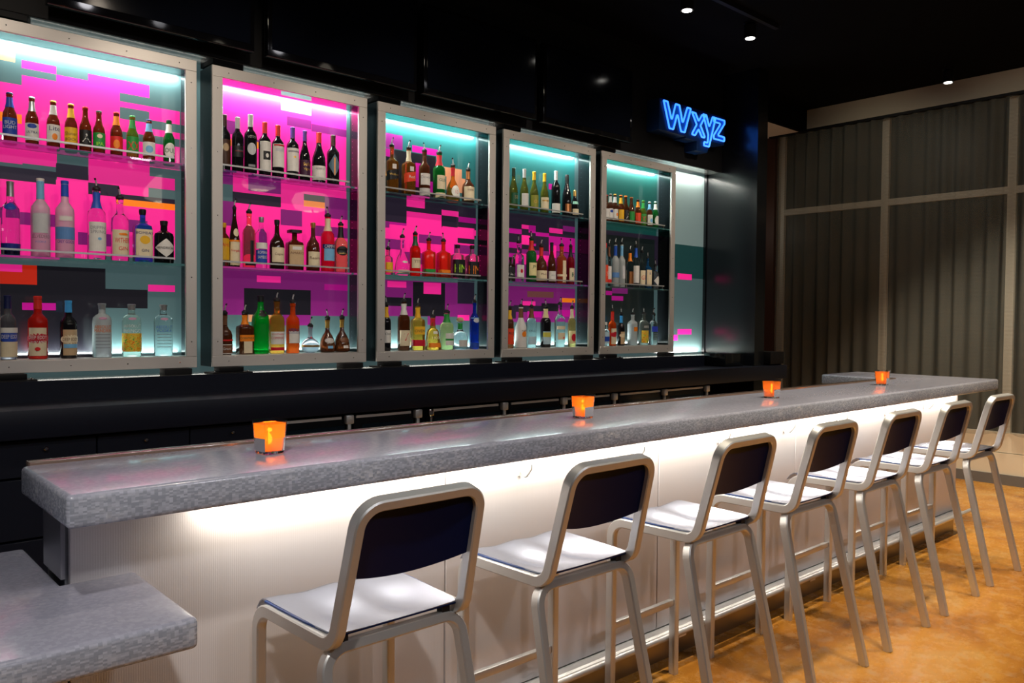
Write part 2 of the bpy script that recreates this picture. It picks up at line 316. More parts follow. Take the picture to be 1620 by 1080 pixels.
# lit print wall in the niche: one glossy glass sheet per bay with a flat pixel print, some reflections coloured in
PAL = {'g': (.010, .045, .045), 'P': (1, .022, .31), 'M': (.20, .012, .15), 'm': (.42, .004, .22), 'D': (.018, .012, .026), 'K': (.008, .007, .011), 'T': (.065, .115, .12), 'G': (.014, .10, .10), 'q': (.006, .060, .052), 'B': (.006, .010, .010),
       'O': (1, .22, .01), 'o': (.60, .24, .12), 'k': (.16, .05, .05), 'L': (.16, .22, .215), 'R': (.60, .02, .005)}  # R is a mirrored red screen; one third-bay K block a mirrored picture
PT = """T,0.450,6.480,1.100,2.850;T,0.742,1.599,2.538,2.818;P,0.741,0.853,2.178,2.556;P,0.853,1.001,2.184,2.605;P,1.001,1.144,2.252,2.638;P,1.144,1.440,2.184,2.672;P,1.439,1.598,2.245,2.570;o,0.742,0.826,2.659,2.713;P,0.853,1.001,2.639,2.677;T,0.853,1.001,2.605,2.639;T,1.294,1.598,2.563,2.606;T,1.294,1.439,2.474,2.534;T,1.439,1.598,2.447,2.492;T,1.439,1.597,2.371,2.413;O,0.740,0.852,2.371,2.415;T,1.293,1.439,2.370,2.409;D,0.998,1.142,2.131,2.205;D,0.738,0.998,2.112,2.160;D,1.142,1.438,2.104,2.163;T,1.438,1.597,2.067,2.176;P,0.735,1.001,1.725,2.122;P,1.001,1.144,1.741,2.136;P,1.144,1.571,1.760,2.196;D,0.735,0.997,2.098,2.127;D,0.997,1.142,2.151,2.197;D,1.142,1.435,2.068,2.127;P,1.288,1.435,2.082,2.128;T,1.434,1.571,2.045,2.134;D,1.288,1.571,2.052,2.085;O,1.308,1.571,2.027,2.060;M,0.842,0.995,1.889,1.949;M,1.094,1.252,1.810,1.873;M,0.734,0.811,1.914,1.964;M,1.324,1.429,1.892,1.957;K,0.732,1.221,1.226,1.695;T,1.221,1.570,1.212,1.721;K,1.220,1.428,1.494,1.592;P,1.431,1.570,1.585,1.621;m,0.848,0.993,1.478,1.513;R,0.732,0.912,1.601,1.695;P,0.732,0.849,1.660,1.695;P,1.820,2.623,2.247,2.773;L,2.185,2.382,2.678,2.740;M,1.833,1.907,2.487,2.564;M,2.383,2.624,2.585,2.631;M,1.907,2.062,2.430,2.482;M,2.223,2.382,2.595,2.649;O,1.876,1.890,2.421,2.460;O,2.034,2.045,2.428,2.467;M,1.832,1.894,2.202,2.266;P,1.894,2.625,2.024,2.248;D,1.894,2.185,2.101,2.166;M,1.984,2.185,2.181,2.250;M,2.333,2.626,2.161,2.202;O,2.333,2.477,2.127,2.165;M,2.477,2.626,2.115,2.199;P,1.816,2.635,1.714,2.108;D,1.892,2.183,2.104,2.166;M,1.816,1.907,1.970,2.108;M,2.183,2.322,2.002,2.095;D,2.333,2.475,2.163,2.200;O,2.333,2.475,2.128,2.163;M,2.475,2.635,2.070,2.199;M,2.380,2.635,1.954,2.018;M,1.949,2.076,1.821,1.941;M,1.816,2.637,1.605,1.724;P,2.036,2.184,1.658,1.696;M,1.816,1.959,1.457,1.605;K,1.959,2.381,1.468,1.620;M,2.381,2.637,1.414,1.618;m,2.473,2.637,1.625,1.662;T,1.815,2.638,1.217,1.465;o,1.985,2.147,1.426,1.467;M,2.198,2.381,1.406,1.469;G,2.905,3.674,2.249,2.789;M,2.906,3.047,2.568,2.663;m,3.124,3.336,2.569,2.614;K,2.906,3.319,2.267,2.563;m,2.906,2.979,2.511,2.563;m,3.152,3.196,2.339,2.501;m,3.275,3.321,2.308,2.390;o,3.389,3.549,2.441,2.506;o,3.413,3.580,2.342,2.444;D,2.908,3.680,2.031,2.258;m,2.909,3.083,2.039,2.109;P,3.082,3.231,2.201,2.277;P,3.083,3.374,2.013,2.170;P,3.374,3.522,2.169,2.208;D,3.375,3.522,2.090,2.166;m,3.522,3.682,2.137,2.175;D,3.523,3.682,2.095,2.132;P,3.375,3.523,2.031,2.087;P,3.523,3.682,2.052,2.090;P,2.914,3.379,1.756,2.071;P,3.380,3.667,1.768,2.101;D,2.914,3.081,2.088,2.128;M,2.914,2.948,2.047,2.085;D,3.373,3.514,2.095,2.171;D,3.521,3.667,2.105,2.134;D,3.515,3.668,1.989,2.025;M,2.915,3.052,1.909,1.976;M,3.183,3.380,1.966,2.025;M,3.483,3.668,1.916,1.977;M,3.065,3.208,1.821,1.899;M,2.910,3.671,1.469,1.708;P,2.933,3.083,1.659,1.699;K,3.137,3.408,1.471,1.702;P,3.225,3.373,1.623,1.701;D,3.518,3.671,1.563,1.717;T,2.912,3.674,1.219,1.469;P,3.520,3.626,1.444,1.482;M,3.260,3.436,1.412,1.472;K,2.911,3.126,1.536,1.593;G,3.984,4.697,2.246,2.798;m,4.408,4.465,2.467,2.512;D,3.990,4.707,1.969,2.255;m,3.992,4.128,2.097,2.134;P,4.127,4.200,2.141,2.171;m,4.200,4.274,2.116,2.173;P,4.128,4.201,2.022,2.092;m,4.275,4.419,2.097,2.126;P,4.423,4.568,2.133,2.171;M,4.571,4.708,2.156,2.200;m,4.420,4.710,2.042,2.097;m,4.202,4.421,2.018,2.036;M,3.989,4.714,1.716,1.986;D,4.278,4.415,2.132,2.159;P,4.420,4.565,2.136,2.169;P,4.128,4.215,2.028,2.091;m,3.989,4.129,1.989,2.031;D,3.989,4.130,1.951,1.986;D,4.279,4.416,1.986,2.089;m,4.416,4.712,1.993,2.108;P,4.098,4.426,1.872,1.952;P,4.425,4.499,1.941,2.036;m,3.990,4.098,1.886,1.946;M,3.993,4.718,1.204,1.706;P,4.144,4.278,1.557,1.594;D,4.055,4.344,1.512,1.562;O,4.569,4.720,1.594,1.628;k,4.192,4.474,1.626,1.672;D,3.995,4.076,1.461,1.556;m,4.194,4.344,1.472,1.518;m,4.552,4.722,1.481,1.534;K,4.343,4.551,1.521,1.583;T,3.996,4.723,1.184,1.435;q,5.070,5.758,2.208,2.748;D,5.080,5.831,1.946,2.208;L,6.020,6.480,2.152,2.820;B,5.066,5.734,1.240,2.172;m,5.091,5.169,1.667,1.702;M,5.169,5.373,1.683,1.726;m,5.165,5.315,1.623,1.661;L,6.002,6.468,2.153,2.595;g,6.012,6.480,1.854,2.158;T,6.019,6.480,1.149,1.854;P,6.077,6.297,1.838,1.892;P,6.089,6.304,1.331,1.381;P,5.980,6.092,1.275,1.328"""
rects = []
for r in PT.split(';'):
    q = r.split(','); rects.append((q[0], *map(float, q[1:])))
pm = bpy.data.materials.new('pixel_printed_glass'); pm.use_nodes = True; nt = pm.node_tree; b = nt.nodes['Principled BSDF']
at = N(pm, 'ShaderNodeAttribute', attribute_name='print'); b.inputs['Roughness'].default_value = .32; b.inputs['Specular IOR Level'].default_value = .35; b.inputs['Coat Weight'].default_value = 1; b.inputs['Coat Roughness'].default_value = .02
gm_ = N(pm, 'ShaderNodeGamma'); gm_.inputs[1].default_value = 1.0; dk = N(pm, 'ShaderNodeMix'); dk.data_type = 'RGBA'; dk.inputs['Factor'].default_value = .12; dk.inputs['B'].default_value = (0, 0, 0, 1); nt.links.new(at.outputs['Color'], gm_.inputs[0]); nt.links.new(gm_.outputs[0], dk.inputs['A']); nt.links.new(dk.outputs['Result'], b.inputs['Base Color']); nt.links.new(at.outputs['Color'], b.inputs['Emission Color']); b.inputs['Emission Strength'].default_value = .55
pw = thing('backlit_print_wall', (3.4, 4.48, 1.13), 'glowing magenta and grey pixel-print glass wall behind the steel bottle cabinets', 'wall panel')
def print_pane(x0, x1):
    xs = sorted({x0, x1} | {round(v, 3) for r in rects for v in r[1:3] if x0 < v < x1}); zs = sorted({1.13, 2.84} | {round(v, 3) for r in rects for v in r[3:5] if 1.13 < v < 2.84})
    me = bpy.data.meshes.new('pane'); nx = len(xs); v = [(x, 4.48, z) for z in zs for x in xs]; f = []; cols = []
    for j in range(len(zs)-1):
        for i in range(nx-1):
            f.append((j*nx+i, j*nx+i+1, (j+1)*nx+i+1, (j+1)*nx+i)); cx = (xs[i]+xs[i+1])/2; cz = (zs[j]+zs[j+1])/2; c = 'T'
            for r in rects:
                if r[1] <= cx <= r[2] and r[3] <= cz <= r[4]: c = r[0]
            cols.append(PAL[c])
    nf = len(f); n = len(v)   # back and edges give the sheet its thickness
    v += [(x, 4.488, z) for z in (zs[0], zs[-1]) for x in (x0, x1)]; c0, c1, c2, c3 = 0, nx-1, (len(zs)-1)*nx, len(zs)*nx-1
    f += [(n, n+2, n+3, n+1), (c0, n, n+1, c1), (c2, c3, n+3, n+2)]; cols += [(.1, .1, .1)]*3
    me.from_pydata(v, [], f); ca = me.color_attributes.new('print', 'FLOAT_COLOR', 'CORNER'); k = 0
    for p in me.polygons:
        for _ in p.loop_indices: ca.data[k].color = (*cols[p.index], 1); k += 1
    o = link('pane', me, pm); o.parent = pw; o.matrix_parent_inverse = Matrix.Translation(pw.location).inverted()
for i in range(6): print_pane((.42, 1.66, 2.70, 3.74, 4.78, 5.82)[i], (1.658, 2.698, 3.738, 4.778, 5.818, 6.475)[i])
def wb(mb, name, m, t, **k):
    # a part given in world coordinates under an unrotated thing
    o = mb.build(name, m, None, **k); o.parent = t
    if t.type == 'EMPTY': o.matrix_parent_inverse = Matrix.Translation(t.location).inverted()
    return o
# ------------------------------------------------------------------ the bar
# resin with mosaic chips cast inside: small random cells of grey, clearer on the faces
rs = bpy.data.materials.new('mosaic_resin'); rs.use_nodes = True; nt = rs.node_tree; b = nt.nodes['Principled BSDF']
tc = N(rs, 'ShaderNodeTexCoord')
def cells(sx, sy, sz, lo, hi, c0, c1):
    mp = N(rs, 'ShaderNodeMapping'); mp.inputs['Scale'].default_value = (sx, sy, sz)
    fl_ = N(rs, 'ShaderNodeVectorMath', operation='FLOOR'); wn = N(rs, 'ShaderNodeTexWhiteNoise'); r_ = N(rs, 'ShaderNodeValToRGB')
    r_.color_ramp.elements[0].position = lo; r_.color_ramp.elements[0].color = (*c0, 1); r_.color_ramp.elements[1].position = hi; r_.color_ramp.elements[1].color = (*c1, 1)
    nt.links.new(tc.outputs['Object'], mp.inputs['Vector']); nt.links.new(mp.outputs[0], fl_.inputs[0]); nt.links.new(fl_.outputs[0], wn.inputs['Vector']); nt.links.new(wn.outputs['Value'], r_.inputs['Fac'])
    return r_
a1 = cells(125, 125, 260, .25, 1, (.37, .40, .47), (.60, .63, .72)); a2 = cells(80, 80, 150, .6, 1, (.0, .0, .0), (1, 1, 1))
nz = N(rs, 'ShaderNodeTexNoise'); nz.inputs['Scale'].default_value = 9; nz.inputs['Detail'].default_value = 3; nt.links.new(tc.outputs['Object'], nz.inputs['Vector'])
rr = N(rs, 'ShaderNodeValToRGB'); rr.color_ramp.elements[0].position = .45; rr.color_ramp.elements[1].position = .75; nt.links.new(nz.outputs['Fac'], rr.inputs['Fac'])
mm = N(rs, 'ShaderNodeMath', operation='MULTIPLY'); nt.links.new(a2.outputs['Color'], mm.inputs[0]); nt.links.new(rr.outputs['Color'], mm.inputs[1])
mx = N(rs, 'ShaderNodeMix'); mx.data_type = 'RGBA'; mx.inputs['B'].default_value = (.85, .85, .87, 1)
nt.links.new(mm.outputs[0], mx.inputs['Factor']); nt.links.new(a1.outputs['Color'], mx.inputs['A']); ge = N(rs, 'ShaderNodeNewGeometry'); sx_ = N(rs, 'ShaderNodeSeparateXYZ'); ab = N(rs, 'ShaderNodeMath', operation='MULTIPLY'); ab.inputs[1].default_value = .75; ab.use_clamp = True
flat = N(rs, 'ShaderNodeMix'); flat.data_type = 'RGBA'; flat.inputs['B'].default_value = (.42, .42, .53, 1)   # looking down through the clear top the chips blur
nt.links.new(ge.outputs['Normal'], sx_.inputs[0]); nt.links.new(sx_.outputs['Z'], ab.inputs[0]); nt.links.new(ab.outputs[0], flat.inputs['Factor']); nt.links.new(mx.outputs['Result'], flat.inputs['A']); nt.links.new(flat.outputs['Result'], b.inputs['Base Color'])
b.inputs['Roughness'].default_value = .22; b.inputs['Coat Weight'].default_value = .35; b.inputs['Coat Roughness'].default_value = .05
b.inputs['Subsurface Weight'].default_value = .0
bar = thing('bar_counter', (3.3, 2.18, 0), 'long white bar with glowing ribbed front panels under the stools', 'bar')
T1, T0 = 1.078, 1.006
top = MB().prism([(.426, 1.841), (6.122, 1.841), (6.122, 2.82), (5.56, 2.82), (5.56, 2.285), (.426, 2.285)], 'z', T0, T1).build('mosaic_bar_top', rs, bevel=.012, seg=3)
tag(top, 'long grey mosaic-resin bar top carrying the candles, turning back at its far end', 'counter top')
tr_ = mat('amber_clear_edge_strip', (.22, .15, .12), .15, coat=.5)
tag(MB().box(.447, 5.56, 2.29, 2.335, 1.035, 1.083).build('bar_edge_strip', tr_, bevel=.003), 'narrow brownish glossy strip along the back edge of the bar top', 'edge strip')
body = mat('grey_end_panel', (.15, .155, .175), .45, noise=.1)
wb(MB().box(.482, 6.10, 2.105, 2.27, 0, 1.005), 'body', body, bar)
wb(MB().box(5.66, 6.10, 2.27, 2.76, 0, 1.005), 'end_body', body, bar)
wb(MB().box(.472, .482, 2.10, 2.27, .83, 1.005), 'end_plate', mat('silver_end_plate', (.30, .30, .33), .35, .6), bar)
# front panels: fine vertical ribs as relief
pn = mat('ribbed_white_panel', (.80, .77, .75), .38); nt = pn.node_tree; b = nt.nodes['Principled BSDF']
tc = N(pn, 'ShaderNodeTexCoord'); wv = N(pn, 'ShaderNodeTexWave', bands_direction='X'); wv.inputs['Scale'].default_value = 55; bp = N(pn, 'ShaderNodeBump'); bp.inputs['Strength'].default_value = .05; bp.inputs['Distance'].default_value = .002
nzz = N(pn, 'ShaderNodeTexNoise'); nzz.inputs['Scale'].default_value = 1.2; crp = N(pn, 'ShaderNodeValToRGB')
crp.color_ramp.elements[0].color = (.74, .70, .72, 1); crp.color_ramp.elements[1].color = (.84, .80, .76, 1)
for a, c in ((tc.outputs['Object'], wv.inputs['Vector']), (wv.outputs['Fac'], bp.inputs['Height']), (bp.outputs['Normal'], b.inputs['Normal']), (tc.outputs['Object'], nzz.inputs['Vector']), (nzz.outputs['Fac'], crp.inputs['Fac']), (crp.outputs['Color'], b.inputs['Base Color'])): nt.links.new(a, c)
seams = [.486, 1.597, 2.72, 3.855, 4.985, 6.10]
for i in range(5):
    wb(MB().box(seams[i]+.003, seams[i+1]-.003, 2.088, 2.104, .150, 1.004), 'front_panel', pn, bar, bevel=.0015, seg=1)
toe = brushed('brushed_toe_kick', (.42, .38, .32), .38, (60, 3, 3))
wb(MB().box(.484, 6.09, 2.094, 2.104, 0, .128), 'toe_kick', toe, bar)
wb(MB().prism([(2.104, .146), (2.05, .146), (2.037, .137), (2.037, .128), (2.104, .128)], 'x', .484, 6.10), 'ledge', M['alu'], bar)
fr = tag(MB().tube([(.50, 2.020, .139), (6.20, 2.020, .139)], .0135, 12).build('foot_rail', M['alu'], smooth=40), 'round silver foot rail along the bottom of the bar front, sticking past its end', 'foot rail')
for x in (.55, 1.66, 2.78, 3.9, 5.0, 5.95): MB().box(x, x+.05, 2.015, 2.05, .118, .130).build('bracket', M['steel'], fr)
for i in range(1): pass
wb(MB().box(.80, 6.05, 2.06, 2.080, .995, 1.0055), 'light_tape', M['led'], bar)
hook_x = [.72, 1.31, 1.923, 2.543, 3.153, 3.735, 4.295, 4.916, 5.497]
place = ['behind the nearest stool back', 'left of the second stool back', 'just left of the second stool', 'just above the second stool back', 'above the third stool back', 'between the third and fourth stool backs', 'above the fourth stool', 'between the fourth and fifth stools', 'above the fifth stool back']
for i, x in enumerate(hook_x):
    if i < 2: continue
    h = thing('bag_hook', (x, 2.086, .93), 'small silver bag hook on the glowing bar front, ' + ['just left of the second stool back', 'over the second stool back', 'over the third stool back', 'between the third and fourth stool backs', 'over the fourth stool back', 'between the fourth and fifth stools', 'over the fifth stool back'][i-2], 'hook', 'bag hooks under the bar top')
    MB().box(-.008, .008, -.004, 0, -.03, .06).build('plate', M['white'], h)
    MB().tube(rounded([(0, -.002, -.01), (0, -.03, -.035), (0, -.06, .0), (0, -.062, .02)], .012, 4), .0035, 6).build('hook', M['alu'], h, smooth=60)
# lower table
ltab = thing('low_table', (-.5, 2.05, 0), 'lower mosaic-resin table joined to the near end of the bar', 'table')
wb(MB().prism([(-1.9, 1.672), (.634, 1.672), (.634, 2.085), (.47, 2.085), (.47, 2.48), (-1.9, 2.48)], 'z', .757, .824), 'table_top', rs, ltab, bevel=.012, seg=3)
wb(MB().box(-1.9, .480, 2.105, 2.27, 0, .757), 'body', body, ltab)
for x0, x1 in ((-1.9, -.655), (-.65, .483)): wb(MB().box(x0, x1, 2.088, 2.104, .150, .754), 'front_panel', pn, ltab, bevel=.0015, seg=1)
wb(MB().box(-1.9, .482, 2.094, 2.104, 0, .146), 'toe_kick', toe, ltab)

# ------------------------------------------------------------------ stools
def make_stool():
    t = thing('bar_stool', (0, 0, 0), 'x', 'stool', 'aluminium stools along the bar')
    w_, th = .027, .034
    for s in (-1, 1):
        # one bent bar each side: front leg, seat rail, back upright; both join in the top bar
        pts = rounded([(s*.202, .33, .0), (s*.200, .33, .700), (s*.186, -.035, .700), (s*.171, -.118, 1.035), (0, -.118, 1.035)], [.06, .055, .055], 7)
        MB().sweep(pts, w_, th, (1, 0, 0)).build('side_frame', M['alu'], t, smooth=35)
    pts = rounded([(-.218, -.155, 0), (-.197, .0, .681), (.197, .0, .681), (.218, -.155, 0)], [.055, .055], 7)
    MB().sweep(pts, .034, .028, (0, 1, -.1)).build('rear_legs', M['alu'], t, smooth=35)
    MB().box(-.188, .188, .321, .343, .285, .312).build('footrest', M['alu'], t, bevel=.004, seg=2)
    for s in (-1, 1):
        MB().box(s*.202-.012, s*.202+.012, .318, .342, -.0, .006).build('foot_cap', M['rubber'], t)
    # saddle seat
    n = 22; v = []; f = []; W = .344
    def zz(u, q):   # u across -1..1, q 0 rear..1 front
        e = (1-u**4)*math.sin(PI*min(max(q, 0), 1))**.6
        d = -.013*math.exp(-((abs(u)-.42)/.28)**2)*e - .010*math.exp(-((q-.4)/.28)**2)*(1-abs(u)**3)
        fr_ = -.035*max(0, (q-.88)/.12)**2
        return .7215 + d + fr_ + .002*abs(u)**3
    for lay in (0, 1):
        for j in range(n+1):
            q = j/n
            for i in range(n+1):
                u = 2*i/n-1; v.append((u*(.172+.025*q**.35), -.022+q*.375, zz(u, q)-lay*.004))
    m_ = (n+1)**2
    for j in range(n):
        for i in range(n):
            a = j*(n+1)+i; f.append((a, a+1, a+n+2, a+n+1)); f.append((a+m_, a+n+1+m_, a+n+2+m_, a+1+m_))
    for i in range(n):
        for a, bq in ((i, i+1), (n*(n+1)+i, n*(n+1)+i+1), (i*(n+1), (i+1)*(n+1)), (i*(n+1)+n, (i+1)*(n+1)+n)): f.append((a, bq, bq+m_, a+m_))
    mb = MB(); mb.v = v; mb.f = f; st = mb.build('seat', M['seat'], t, smooth=50)
    e = [(-W/2, -.022, .7155), (W/2, -.022, .7155)]
    MB().box(-W/2, W/2, -.0235, -.0165, .7155, .7190).build('seat_edge', M['back'], st)
    for s in (-1, 1):
        MB().sweep([(s*.173, -.02, .7185), (s*.190, .10, .7195), (s*.1965, .22, .7195), (s*.1975, .30, .718)], .005, .006, (1, 0, 0)).build('seat_edge', mat('blue_seat_edge', (.02, .06, .22), .4) if s < 0 else bpy.data.materials['blue_seat_edge'], st)
    for x in (-.15, .15): MB().box(x-.012, x+.012, -.012, .012, .690, .714).build('seat_mount', M['rubber'], st)
    # back sheet: fills the upper loop, bulging lower edge
    pts = []; n = 14; Z0, Z1 = .862, 1.025
    def P(u, z, d):
        x = u*(.159+.005*(1.03-z)/.18); y = -.0425-(z-.72)/(1.035-.72)*.0755 + .018*(1-u*u) + d
        return (x, y, z)
    v = []; f = []
    for lay in (0, .004):
        for j in range(9):
            for i in range(n+1):
                u = 2*i/n-1; zl = Z0 - .022*(1-u*u); z = zl+(Z1-zl)*j/8; v.append(P(u, z, lay))
    m_ = 9*(n+1)
    for j in range(8):
        for i in range(n):
            a = j*(n+1)+i; f.append((a, a+1, a+n+2, a+n+1)); f.append((a+m_, a+n+1+m_, a+n+2+m_, a+1+m_))
    for i in range(n):
        for a in (i, 8*(n+1)+i): f.append((a, a+1, a+1+m_, a+m_))
    for j in range(8):
        for a in (j*(n+1), j*(n+1)+n): f.append((a, a+n+1, a+n+1+m_, a+m_))
    mb = MB(); mb.v = v; mb.f = f; mb.build('backrest', M['back'], t, smooth=60)
    return t
def copy_tree(o, parent=None):
    c = o.copy(); C.objects.link(c); c.parent = parent
    for ch in o.children: copy_tree(ch, c)
    return c
stool = make_stool()
desc = ['nearest to the camera', 'second from the camera', 'third from the camera', 'fourth, in the middle of the row', 'fifth from the camera', 'sixth, last but one', 'farthest, past the lit bar front']
for i, x in enumerate((1.108, 1.788, 2.505, 3.158, 3.822, 4.485, 5.165)):
    o = stool if i == 0 else copy_tree(stool)
    o.location = (x, 1.652, 0); o['label'] = 'brushed aluminium bar stool with navy back, ' + desc[i]; o.rotation_euler = (0, 0, math.radians((0, -.5, .8, 0, .5, 0, -1.5)[i]))

# ------------------------------------------------------------------ candles
clear = mat('clear_glass', (.95, .95, .95), .02, trans=1, ior=1.45)
org = bpy.data.materials.new('frosted_orange_glass'); org.use_nodes = True; nt = org.node_tree; b = nt.nodes['Principled BSDF']
b.inputs['Base Color'].default_value = (1, .30, .03, 1); b.inputs['Roughness'].default_value = .5; trn = N(org, 'ShaderNodeBsdfTranslucent'); trn.inputs['Color'].default_value = (1, .36, .05, 1)
tpb = N(org, 'ShaderNodeBsdfTransparent'); tpb.inputs[0].default_value = (1, .42, .06, 1); mxt = N(org, 'ShaderNodeMixShader'); mxt.inputs[0].default_value = .3; nt.links.new(trn.outputs[0], mxt.inputs[1]); nt.links.new(tpb.outputs[0], mxt.inputs[2])
mxs = N(org, 'ShaderNodeMixShader'); mxs.inputs[0].default_value = .8; o_ = nt.nodes['Material Output']
nt.links.new(b.outputs[0], mxs.inputs[1]); nt.links.new(mxt.outputs[0], mxs.inputs[2]); nt.links.new(mxs.outputs[0], o_.inputs['Surface'])
flame = mat('candle_flame', (1, .5, .1), .5, emit=22, ecol=(1, .42, .06)); wax = mat('candle_wax', (.8, .6, .4), .6)
cl = ['in the square glass nearest the camera', 'second from the camera, behind the second stool', 'third from the camera, before the black column', 'small and far, at the corner of the bar top']
for i, (x, y) in enumerate(((.985, 2.085), (2.262, 2.10), (3.60, 2.08), (4.90, 2.10))):
    t = thing('candle_holder', (x, y, T1+.001), 'glowing orange candle ' + cl[i], 'candle', 'orange candles along the bar top', math.radians((8, 3, -4, 5)[i]))
    g = MB(); o1 = [(.036, 0), (.045, .084)]; g.lathe([(.029, 0), (.031, .004), (.0375, .090), (.0365, .090), (.032, .007)], seg=32, p=6, cap=False)
    g.f.append(tuple(range(32))[::-1]); g.f.append(tuple(4*32+k for k in range(32)))
    g.build('glass_cup', clear, t, smooth=35)
    ho = MB().lathe([(.0285, .0085), (.0345, .082)], seg=32, p=6, cap=False); ho.f.append(tuple(range(32))[::-1]); ho.build('orange_liner', org, t, smooth=35)
    wx = MB().lathe([(.016, .009), (.016, .026)], seg=16).build('tealight', wax, t, smooth=40)
    MB().lathe([(.002, .027), (.0070, .036), (.0055, .048), (.001, .060)], seg=10).build('flame', flame, wx, smooth=60)
    l = bpy.data.lights.new('candle_light', 'POINT'); l.energy = 2.4; l.color = (1, .52, .13); l.shadow_soft_size = .006
    lo = bpy.data.objects.new('candle_light', l); C.objects.link(lo); lo.location = (x, y, T1+.066)

# ------------------------------------------------------------------ bottle cabinets
CX = [.668, 1.703, 2.740, 3.780, 4.822]; CW = [.953, .960, .968, .968, .965]
cname = ['first from left, ten beers on its top shelf', 'second from left, dark wines on top', 'middle one, whiskies on top', 'fourth from left, white wines on top', 'farthest right, beside the bare lit opening']
cabin = mat('black_cabinet_lining', (.010, .012, .014), .10)
for i, (x, wd) in enumerate(zip(CX, CW)):
    X1 = x+wd; Z0, Z1, iz0, iz1 = 1.183, 2.800, 1.242, 2.742
    t = thing('display_cabinet', (x, 4.30, Z0), 'steel framed bottle cabinet, ' + cname[i], 'cabinet', 'steel bottle cabinets behind the bar')
    wb(MB().box(x, X1, 4.298, 4.315, iz1, Z1), 'top_rail', M['steel'], t, bevel=.0015, seg=1)
    wb(MB().box(x, X1, 4.298, 4.315, Z0, iz0), 'bottom_rail', M['steel'], t, bevel=.0015, seg=1)
    for a in (x, X1-.058): wb(MB().box(a, a+.058, 4.298, 4.315, iz0, iz1), 'stile', M['steel'], t, bevel=.0015, seg=1)
    for a in (x, X1-.003): wb(MB().box(a, a+.003, 4.315, 4.465, Z0, Z1), 'outer_side', M['darksteel'], t)
    for a in (x+.004, X1-.022): wb(MB().box(a, a+.018, 4.315, 4.466, Z0+.004, Z1-.004), 'side_panel', cabin, t)
    wb(MB().box(x+.022, X1-.022, 4.315, 4.462, iz1+.012, Z1-.004), 'top_board', cabin, t)
    wb(MB().box(x+.022, X1-.022, 4.315, 4.462, Z0+.004, iz0+.001), 'bottom_board', M['steel'], t)
    sc = MB()
    for k in range(4):
        xx = x+.09+k*(wd-.18)/3
        for zz_ in (iz1+.029, Z0+.029): sc.lathe([(.004, 0), (.003, .0015)], 0, 0, 0, 6); n_ = len(sc.v); sc.v[n_-12:] = [(xx+a, 4.298-c, zz_+b_) for a, b_, c in sc.v[n_-12:]]
    for k in range(5):
        zz_ = 1.32+k*.34
        for xx in (x+.029, X1-.029): sc.lathe([(.004, 0), (.003, .0015)], 0, 0, 0, 6); n_ = len(sc.v); sc.v[n_-12:] = [(xx+a, 4.298-c, zz_+b_) for a, b_, c in sc.v[n_-12:]]
    o = wb(sc, 'screw_heads', M['chrome'], t); o['kind'] = 'stuff'
    ph = MB()
    for k in range(38):
        z_ = 1.33+k*.036
        for yy in (4.345, 4.435): ph.box(X1-.0225, X1-.0217, yy-.002, yy+.002, z_, z_+.004)
    o = wb(ph, 'shelf_pin_holes', M['chrome'], t); o['kind'] = 'stuff'
    for zs in (2.2555, 1.7305):
        sh = wb(MB().box(x+.024, X1-.024, 4.325, 4.462, zs-.011, zs), 'glass_shelf', M['glassedge'], t)
        g = MB().box(x+.03, X1-.105, 4.328, 4.336, zs+.022, zs+.031); g = wb(g, 'guard_rail', M['alu'], sh)
        for xx in (x+.075, X1-.13): wb(MB().box(xx, xx+.006, 4.329, 4.335, zs, zs+.022), 'guard_post', M['chrome'], sh)
    # black mounts above and below the frame
    f_ = thing('cabinet_mount', (x, 4.27, 1.15), 'black steel foot plate under the %s steel cabinet' % ('first', 'second', 'third', 'fourth', 'fifth')[i], 'bracket', 'black mounts of the cabinets')
    wb(MB().box(x+.02, x+.155, 4.25, 4.33, 1.156, 1.182), 'block', M['black'], f_, bevel=.003)
    wb(MB().box(x-.03, x+.19, 4.215, 4.34, 1.150, 1.156), 'plate', M['black'], f_)
    for a in (x-.01, x+.17): wb(MB().lathe([(.006, 0), (.006, .006), (.003, .009)], a, 4.235, 1.156, 8), 'bolt', M['chrome'], f_)
    f_ = tag(MB().box(x+.77, x+.91, 4.25, 4.33, 1.150, 1.182).build('cabinet_mount', M['black'], bevel=.003), 'plain black block under the right end of the %s steel cabinet' % ('first', 'second', 'third', 'fourth', 'fifth')[i], 'bracket', 'black mounts of the cabinets')
    f_ = thing('cabinet_mount', (x, 4.30, 2.80), 'black sliding hanger on top of the %s steel cabinet' % ('first', 'second', 'third', 'fourth', 'fifth')[i], 'bracket', 'black mounts of the cabinets')
    wb(MB().prism([(x+.01, 4.31), (x+.175, 4.31), (x+.20, 4.36), (x+.20, 4.46), (x-.0, 4.46)], 'z', 2.812, 2.838), 'plate', M['black'], f_)
    wb(MB().box(x+.03, x+.05, 4.33, 4.35, 2.80, 2.812), 'pin', M['chrome'], f_)
    for a in (x+.03, x+.16): wb(MB().lathe([(.007, 0), (.007, .006)], a, 4.335, 2.806, 8), 'bolt', M['chrome'], f_)
# niche ceiling and sill, light tapes
tag(MB().box(.42, 6.475, 4.31, 4.478, 2.838, 2.8395).build('niche_ceiling', M['niche']), kind='structure'); bpy.data.objects['niche_ceiling'].name = 'ceiling_niche'
tag(MB().box(.42, 6.475, 4.20, 4.478, 1.142, 1.1495).build('trim_niche_sill', M['niche']), kind='structure')

